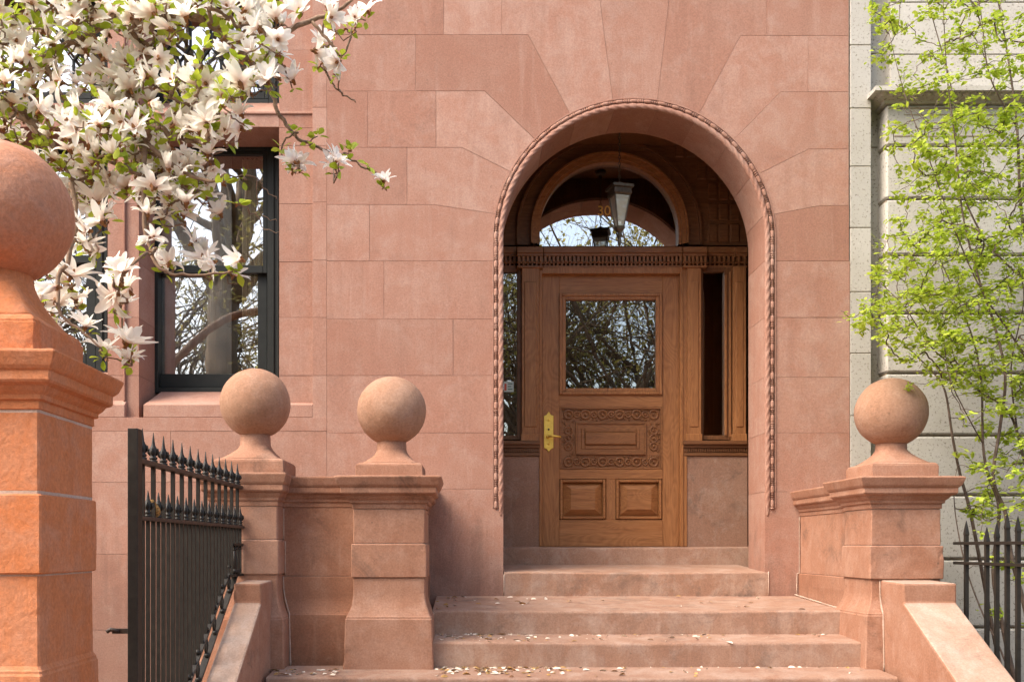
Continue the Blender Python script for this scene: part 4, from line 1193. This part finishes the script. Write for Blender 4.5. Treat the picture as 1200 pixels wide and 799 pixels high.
def inside(p, pg):
    c = False; j = len(pg) - 1
    for i in range(len(pg)):
        if (pg[i][1] > p[1]) != (pg[j][1] > p[1]) and p[0] < (pg[j][0] - pg[i][0]) * (p[1] - pg[i][1]) / (pg[j][1] - pg[i][1]) + pg[i][0]: c = not c
        j = i
    return c
r2 = random.Random(21)
while len(bl) < nbase + 190:
    p = (r2.uniform(-40, 335), r2.uniform(-50, 245))
    if inside((max(p[0], 1), max(p[1], 1)), poly) and not (200 < p[0] < 262 and 15 < p[1] < 95) and min((p[0] - q[0]) ** 2 + (p[1] - q[1]) ** 2 for q in bl) > 9 ** 2: bl.append(p)
def dep(px, py):
    return 4.18 + .32 * noise.noise(Vector((px * .012, py * .012, 3.3))) + r2.uniform(-.16, .16) + (.12 if px > 330 else 0)
bpos = [Q(a, b, max(3.86, dep(a, b))) for a, b in bl]
base_pos = [p + Vector((0, .03, -.045)) for p in bpos]
# twiglet tips without flowers carry leaves and buds
extra = []
while len(extra) < 150:
    p = (r2.uniform(-20, 345), r2.uniform(-20, 250))
    if inside((max(p[0], 1), max(p[1], 1)), poly) or r2.random() < .06: extra.append(Q(p[0], p[1], max(3.86, dep(*p))))
for p in ((402, 180), (412, 178), (432, 195), (345, 155), (362, 170), (372, 160), (400, 68), (407, 35), (268, 320), (330, 175), (285, 210), (262, 215), (120, 420)): extra.append(Q(p[0], p[1], 4.4 if p[0] > 320 else 4.08))
dirs = grow(brn, seeds, base_pos + extra, .0016, .0013, .012, .09, 4)
brn.build('branches', BARK, mag)

def blossom_mesh(seed, open_):
    r = random.Random(seed); m = MB()
    npet = r.choice((9, 10, 11, 12))
    for k in range(npet):
        az = 2 * PI * k / npet + r.uniform(-.25, .25); inner = k % 3 == 0
        L = r.uniform(.056, .090); wd = r.uniform(.0115, .0165)
        el0 = R(r.uniform(58, 78)) if inner else R(r.uniform(25, 55)); el0 = el0 * (1 - open_ * .45) if open_ >= 0 else R(r.uniform(66, 88))
        curl = (r.uniform(-1.5, .3) * (1.0 if not inner else .4)) if open_ >= 0 else r.uniform(-.25, .5)
        tw = r.uniform(-.35, .35)
        p = Vector((math.cos(az) * .004, math.sin(az) * .004, 0)); out = Vector((math.cos(az), math.sin(az), 0)); side0 = Vector((-math.sin(az), math.cos(az), 0)); rows = []
        n = 6
        for i in range(n + 1):
            q = i / n; el = el0 + curl * q * q; t = out * math.cos(el) + Vector((0, 0, 1)) * math.sin(el)
            if i: p = p + t * (L / n)
            nrm = side0.cross(t); sd_ = (side0 * math.cos(tw * q) + nrm * math.sin(tw * q))
            hw = wd * (math.sin(PI * (.10 + .80 * q ** .85)) ** .8) * (1 if i < n else .45)
            cup = .30 * hw
            rows.append([p - sd_ * hw + nrm * -cup, p + nrm * cup * .4, p + sd_ * hw + nrm * -cup])
        vv = []
        for i, rw in enumerate(rows):
            l = []
            for c in rw: v = m.bm.verts.new(c); v[m.vl] = min(1, .05 + 1.5 * i / n); l.append(v)
            vv.append(l)
        for i in range(n):
            for j in range(2):
                f = m.bm.faces.new((vv[i][j], vv[i][j + 1], vv[i + 1][j + 1], vv[i + 1][j])); f.smooth = True
    m.tube([(0, 0, -.02), (0, 0, .0), (0, 0, .014), (0, 0, .022)], [.005, .0075, .006, .002], 6, 1)
    for k in range(3):
        a = r.uniform(0, 6.28); o = Vector((math.cos(a), math.sin(a), 0)); s_ = Vector((-o.y, o.x, 0))
        m.face([Vector((0, 0, -.016)), o * .012 + s_ * .007 + Vector((0, 0, -.006)), o * .018 + Vector((0, 0, .006)), o * .012 - s_ * .007 + Vector((0, 0, -.006))], 1)
    return m
variants = []
for i in range(12):
    mb = blossom_mesh(100 + i, (.15, .4, .6, .75, .9, .5, 1.1, -1, -1, .3, .8, .0)[i])
    me = bpy.data.meshes.new('blossom'); mb.bm.to_mesh(me); mb.bm.free(); me.materials.append(PETAL); me.materials.append(BUDM); variants.append(me)
order = sorted(range(len(bl)), key=lambda i: (0 if i < nbase else 1, (bpos[i] - cam.location).length))
rest = MB()
for rank, i in enumerate(order):
    n_ = Vector((r2.gauss(-.15, .5), r2.gauss(-.45, .45), r2.gauss(.6, .45))).normalized()
    M = n_.to_track_quat('Z', 'Y').to_matrix().to_4x4() @ Matrix.Rotation(r2.uniform(0, 6.28), 4, 'Z')
    sc = r2.uniform(.76, 1.18) * (1.22 if bl[i][0] < 165 and bl[i][1] > 195 else 1.0)
    M = Matrix.Translation(bpos[i] - n_ * .02) @ M @ Matrix.Scale(sc, 4)
    me = variants[r2.randrange(12)]
    if rank < 100:
        o = bpy.data.objects.new('blossom', me); C.objects.link(o); o.parent = mag
        o.matrix_local = Matrix.Translation(-mag.location) @ M
    else:
        tmp = bmesh.new(); tmp.from_mesh(me); tmp.transform(M)
        lay = tmp.verts.layers.float['along']; mp_ = {}
        for v in tmp.verts: nv = rest.bm.verts.new(v.co); nv[rest.vl] = v[lay]; mp_[v] = nv
        for f in tmp.faces: nf = rest.bm.faces.new([mp_[v] for v in f.verts]); nf.smooth = f.smooth; nf.material_index = f.material_index
        tmp.free()
o = rest.build('blossoms', [PETAL, BUDM], mag, recalc=False); o['kind'] = 'stuff'
def leaf(m, p, d, up, L, wd, mat=0, fold=.25, tone=None):
    d = d.normalized(); s_ = d.cross(up)
    if s_.length < 1e-3: s_ = d.orthogonal()
    s_.normalize(); n_ = s_.cross(d)
    a = rng.random() if tone is None else tone
    rows = [(0, .12), (.3, .8), (.62, 1.0), (.86, .55), (1, .05)]
    prev = None
    for q, wq in rows:
        c = p + d * (L * q) - n_ * (L * .18 * q * q)
        cur = [m.bm.verts.new(c - s_ * wd * wq + n_ * wd * wq * fold), m.bm.verts.new(c), m.bm.verts.new(c + s_ * wd * wq + n_ * wd * wq * fold)]
        for v in cur: v[m.vl] = a
        if prev:
            for j in range(2):
                f = m.bm.faces.new((prev[j], prev[j + 1], cur[j + 1], cur[j])); f.smooth = True; f.material_index = mat
        prev = cur
m = MB()
for i, p in enumerate(base_pos + extra):
    isf = i < len(base_pos); k = r2.choice((1, 2, 3, 4, 5)) if isf else r2.choice((4, 5, 6, 7))
    for _ in range(k):
        d = Vector((r2.gauss(0, 1), r2.gauss(-.2, 1), r2.gauss(.5, .8)))
        leaf(m, p + d.normalized() * .012, d, Vector((r2.gauss(0, .5), r2.gauss(0, .5), 1)), r2.uniform(.025, .055), r2.uniform(.009, .017))
    if r2.random() < .6:      # fuzzy bud scales
        for _ in range(3):
            d = Vector((r2.gauss(0, 1), r2.gauss(0, 1), r2.gauss(0, 1))).normalized(); leaf(m, p, d, Vector((0, 0, 1)), .02, .006, 1, .5)
m.build('leaves', [MLEAF, BUDM], mag, recalc=False)

# ---- young multi-stemmed tree on the right
tree = thing('young_tree', 'multi-stemmed young tree with sparse yellow-green spring leaves', 'tree', (3.62, -1.1, GZ))
brn = MB(); seeds = []
B0 = Vector((3.62, -1.1, GZ))
def limb2(pts, r0, r1, n=5, side=7):
    p = smooth_path(pts, n); K = len(p)
    brn.tube(p, [(r0 + (r1 - r0) * i / (K - 1)) * .48 for i in range(K)], side); seeds.append(p)
limb2([B0, Q(1189, 796, 6.15), Q(1175, 733, 6.15), Q(1164, 670, 6.2), Q(1171, 597, 6.2), Q(1158, 556, 6.2), Q(1152, 520, 6.2), Q(1150, 449, 6.2), Q(1141, 400, 6.2), Q(1122, 350, 6.2), Q(1095, 290, 6.2)], .034, .005)
limb2([B0 + Vector((-.03, .1, 0)), Q(1168, 760, 6.4), Q(1150, 665, 6.4), Q(1136, 595, 6.45), Q(1125, 555, 6.45), Q(1116, 510, 6.45), Q(1108, 460, 6.45), Q(1095, 438, 6.5), Q(1072, 415, 6.5), Q(1050, 395, 6.5)], .030, .006)
limb2([B0 + Vector((.02, -.04, 0)), Q(1180, 780, 6.0), Q(1153, 722, 6.0), Q(1133, 668, 6.0), Q(1121, 612, 6.0), Q(1118, 575, 6.05), Q(1122, 545, 6.05)], .014, .004)
limb2([B0 + Vector((.06, .05, 0)), Q(1206, 740, 6.1), Q(1186, 655, 6.1), Q(1178, 600, 6.1), Q(1164, 560, 6.1), Q(1172, 500, 6.1), Q(1178, 440, 6.1), Q(1165, 380, 6.1), Q(1145, 320, 6.1), Q(1128, 250, 6.1), Q(1120, 170, 6.1), Q(1110, 90, 6.1), Q(1105, 0, 6.1)], .030, .005)
limb2([B0 + Vector((.12, .0, 0)), Q(1225, 700, 6.2), Q(1212, 600, 6.2), Q(1193, 510, 6.25), Q(1178, 478, 6.25), Q(1150, 460, 6.3), Q(1120, 432, 6.3), Q(1090, 405, 6.3), Q(1060, 360, 6.3), Q(1030, 330, 6.3)], .024, .004)
limb2([B0 + Vector((.2, .1, 0)), Q(1260, 640, 6.3), Q(1235, 480, 6.3), Q(1215, 340, 6.3), Q(1197, 250, 6.3), Q(1192, 150, 6.3), Q(1180, 60, 6.3), Q(1162, -40, 6.3)], .036, .008)
limb2([Q(1215, 340, 6.3), Q(1170, 300, 6.4), Q(1140, 255, 6.45), Q(1122, 200, 6.45), Q(1118, 120, 6.45), Q(1098, 40, 6.45), Q(1080, -20, 6.45)], .016, .005)
limb2([Q(1235, 480, 6.3), Q(1190, 400, 6.2), Q(1150, 340, 6.1), Q(1115, 260, 6.05), Q(1090, 190, 6.0), Q(1060, 110, 6.0), Q(1042, 40, 6.0)], .014, .003)
limb2([Q(1192, 150, 6.3), Q(1160, 90, 6.2), Q(1150, 20, 6.2), Q(1140, -40, 6.2)], .012, .004)
limb2([Q(1152, 520, 6.2), Q(1130, 480, 6.1), Q(1112, 440, 6.1), Q(1105, 395, 6.05), Q(1088, 340, 6.05), Q(1070, 300, 6.0)], .009, .003)
limb2([Q(1193, 510, 6.25), Q(1185, 430, 6.3), Q(1200, 350, 6.4), Q(1190, 300, 6.4)], .012, .005)
r3 = random.Random(5)
nodes = []
def lb(y):   # left outline of the crown
    T_ = [(-60, 1035), (0, 1020), (60, 1028), (110, 1040), (200, 1048), (300, 1030), (340, 1020), (375, 1000), (400, 1035), (430, 1050), (455, 1100), (520, 1120), (580, 1125), (650, 1150), (740, 1150)]
    for (a, b), (c, d) in zip(T_[:-1], T_[1:]):
        if a <= y <= c: return b + (d - b) * (y - a) / (c - a)
    return 1150
while len(nodes) < 1560:
    y = r3.uniform(-60, 735); x = r3.uniform(1000, 1400)
    if x > 1220 and r3.random() < (x - 1220) / 170: continue
    if x < lb(y): continue
    den = .55 + .45 * min(1, (x - lb(y)) / 60)
    if y < 130: den *= .40
    elif y > 610: den *= .22
    elif y > 470: den *= .5
    elif 270 < y < 460: den *= 1.0
    else: den *= .8
    if r3.random() > den: continue
    nodes.append(Q(x, y, r3.uniform(5.75, 6.75)))
for x, y in ((985, 364), (995, 372), (1010, 385), (1022, 12), (1035, 32), (1042, 24), (1030, 325), (1036, 318), (1130, 596), (1145, 590), (1160, 610), (1158, 715), (1170, 718), (1062, 452)): nodes.append(Q(x, y, 6.0))
dirs = grow(brn, seeds, nodes, .0011, .0006, .005, .05, 4)
brn.build('branches', BARK2, tree)
m = MB()
for p, dr in zip(nodes, dirs):
    if r3.random() < .12: continue
    ax_ = Vector((r3.gauss(0, 1), r3.gauss(0, 1), r3.gauss(.1, .25))).normalized()
    n_ = r3.randint(12, 26); Lt = r3.uniform(.05, .13)
    for k in range(n_):
        q = r3.random(); b = p + ax_ * (Lt * (q - .4)) + Vector((r3.gauss(0, .018), r3.gauss(0, .018), r3.gauss(0, .014)))
        sd_ = ax_.cross(Vector((0, 0, 1))) * (1 if k % 2 else -1)
        d = ax_ * .7 + sd_ * r3.uniform(.3, 1.2) + Vector((r3.gauss(0, .25), r3.gauss(0, .25), r3.gauss(-.1, .3)))
        leaf(m, b, d, Vector((r3.gauss(0, .4), r3.gauss(-.25, .4), 1)), r3.uniform(.020, .046), r3.uniform(.0065, .0145), 0, .15)
m.build('leaves', TLEAF, tree, recalc=False)

# ------------------------------------------------------------------ fallen petals and leaf crumbs on the steps
m = MB(); r4 = random.Random(11)
def litter(x, y, z, big=1.0, mat=0):
    L = r4.uniform(.018, .048) * big; a = r4.uniform(0, 6.28); d = Vector((math.cos(a), math.sin(a), r4.uniform(-.05, .25)))
    leaf(m, Vector((x, y, z + .003)), d, Vector((r4.gauss(0, .4), r4.gauss(0, .4), 1)), L, L * .3, mat, .3)
for k in range(40):
    y = r4.uniform(-.93, -.02); litter(r4.uniform(-.2, 2.4) if r4.random() < .5 else r4.uniform(-.2, .5), y, .004 + y * .0526, 1, 0 if r4.random() < .5 else 1)
for k in range(150):
    y = -1.28 + abs(r4.gauss(.24, .12)) ; y = min(y, -.96); x = r4.uniform(-.18, 2.4) if r4.random() < .4 else -.17 + abs(r4.gauss(0, .35)); litter(x, y, -.205 + (y + 1.0) * .05, 1, 0 if r4.random() < .68 else 1)
for k in range(190):
    y = min(-1.31, -1.62 + abs(r4.gauss(.25, .13))); x = r4.uniform(-.18, 2.4) if r4.random() < .35 else -.17 + abs(r4.gauss(0, .4)); litter(x, y, -.371 + (y + 1.3) * .051, 1.1, 0 if r4.random() < .5 else 1)
for k in range(40): litter(r4.uniform(-1.13, -.74), r4.uniform(-1.6, -1.34), -.378, 1.1, 0 if r4.random() < .6 else 1)
m.build('fallen_petals', [LITP, DLEAF], recalc=False)
tag(bpy.data.objects['fallen_petals'], 'pale petals and brown leaf crumbs scattered on the steps', 'petals', kind='stuff')

# ------------------------------------------------------------------ trees across the street, seen only in the window glass
m = MB(); r5 = random.Random(9)
def branch(p, d, L, r, depth):
    n = 4; path = [p]; rad = [r]; q = p; dd_ = d.copy()
    for i in range(n):
        dd_ = (dd_ + Vector((r5.gauss(0, .12), r5.gauss(0, .12), r5.gauss(.03, .08)))).normalized(); q = q + dd_ * (L / n); path.append(q); rad.append(r * (1 - .45 * (i + 1) / n))
    m.tube(path, rad, 6 if depth > 2 else (4 if depth else 3))
    if depth == 0:
        for k in range(6):
            dv = Vector((r5.gauss(0, 1), r5.gauss(0, 1), r5.gauss(0, .6))); leaf(m, path[r5.randint(1, n)], dv, Vector((0, 0, 1)), r5.uniform(.06, .13), r5.uniform(.025, .05), 1, .2)
        return
    for k in range(r5.randint(3, 4)):
        b = path[r5.randint(2, n)]; v = (dd_ + Vector((r5.gauss(0, .75), r5.gauss(0, .75), r5.gauss(.05, .45)))).normalized(); branch(b, v, L * r5.uniform(.55, .8), r * .5, depth - 1)
for (x, y, r) in ((-5.5, -14, .40), (-1.5, -15, .16), (2.6, -14.5, .18), (5.5, -16, .2), (9, -15, .2), (-9.5, -15, .22), (-14, -16, .25), (0.8, -19, .2), (-4.5, -20, .2), (4.2, -20, .2), (8, -21, .22), (-8.5, -21, .2), (-12, -22, .2), (12.5, -20, .2), (15, -16, .2),
                  (-11.5, -15, .17), (-10.5, -18, .2), (-15, -20, .2), (-18, -17, .2), (2, -17, .16), (7, -18, .18)):
    h = r5.uniform(2.6, 3.6) if r < .4 else 7.5; p = Vector((x, y, GZ - .15))
    m.tube([p, p + Vector((r5.gauss(0, .1), 0, h * .5)), p + Vector((r5.gauss(0, .15), 0, h))], [r * 1.2, r, r * .85], 10)
    for k in range(6): branch(p + Vector((0, 0, h * r5.uniform(.6 if r < .4 else .88, 1))), Vector((r5.gauss(0, .5), r5.gauss(0, .5), 1)).normalized(), r5.uniform(3.3, 4.7), max(.07, r * .5), 4 if x < 6 and x > -3.4 else 3)
# shrubs under the trees
for k in range(9000):
    x = r5.uniform(-18, 18); y = r5.uniform(-19, -16); z = GZ + 3.0 * r5.random() ** 1.5
    leaf(m, Vector((x, y, z)), Vector((r5.gauss(0, 1), r5.gauss(0, 1), r5.gauss(0, 1))), Vector((0, 0, 1)), r5.uniform(.07, .16), r5.uniform(.03, .06), 1, .2)
o = m.build('far_trees', [BARKF, FLEAF], recalc=False)
tag(o, 'mass of trees across the street mirrored in the glass', 'trees', kind='stuff')
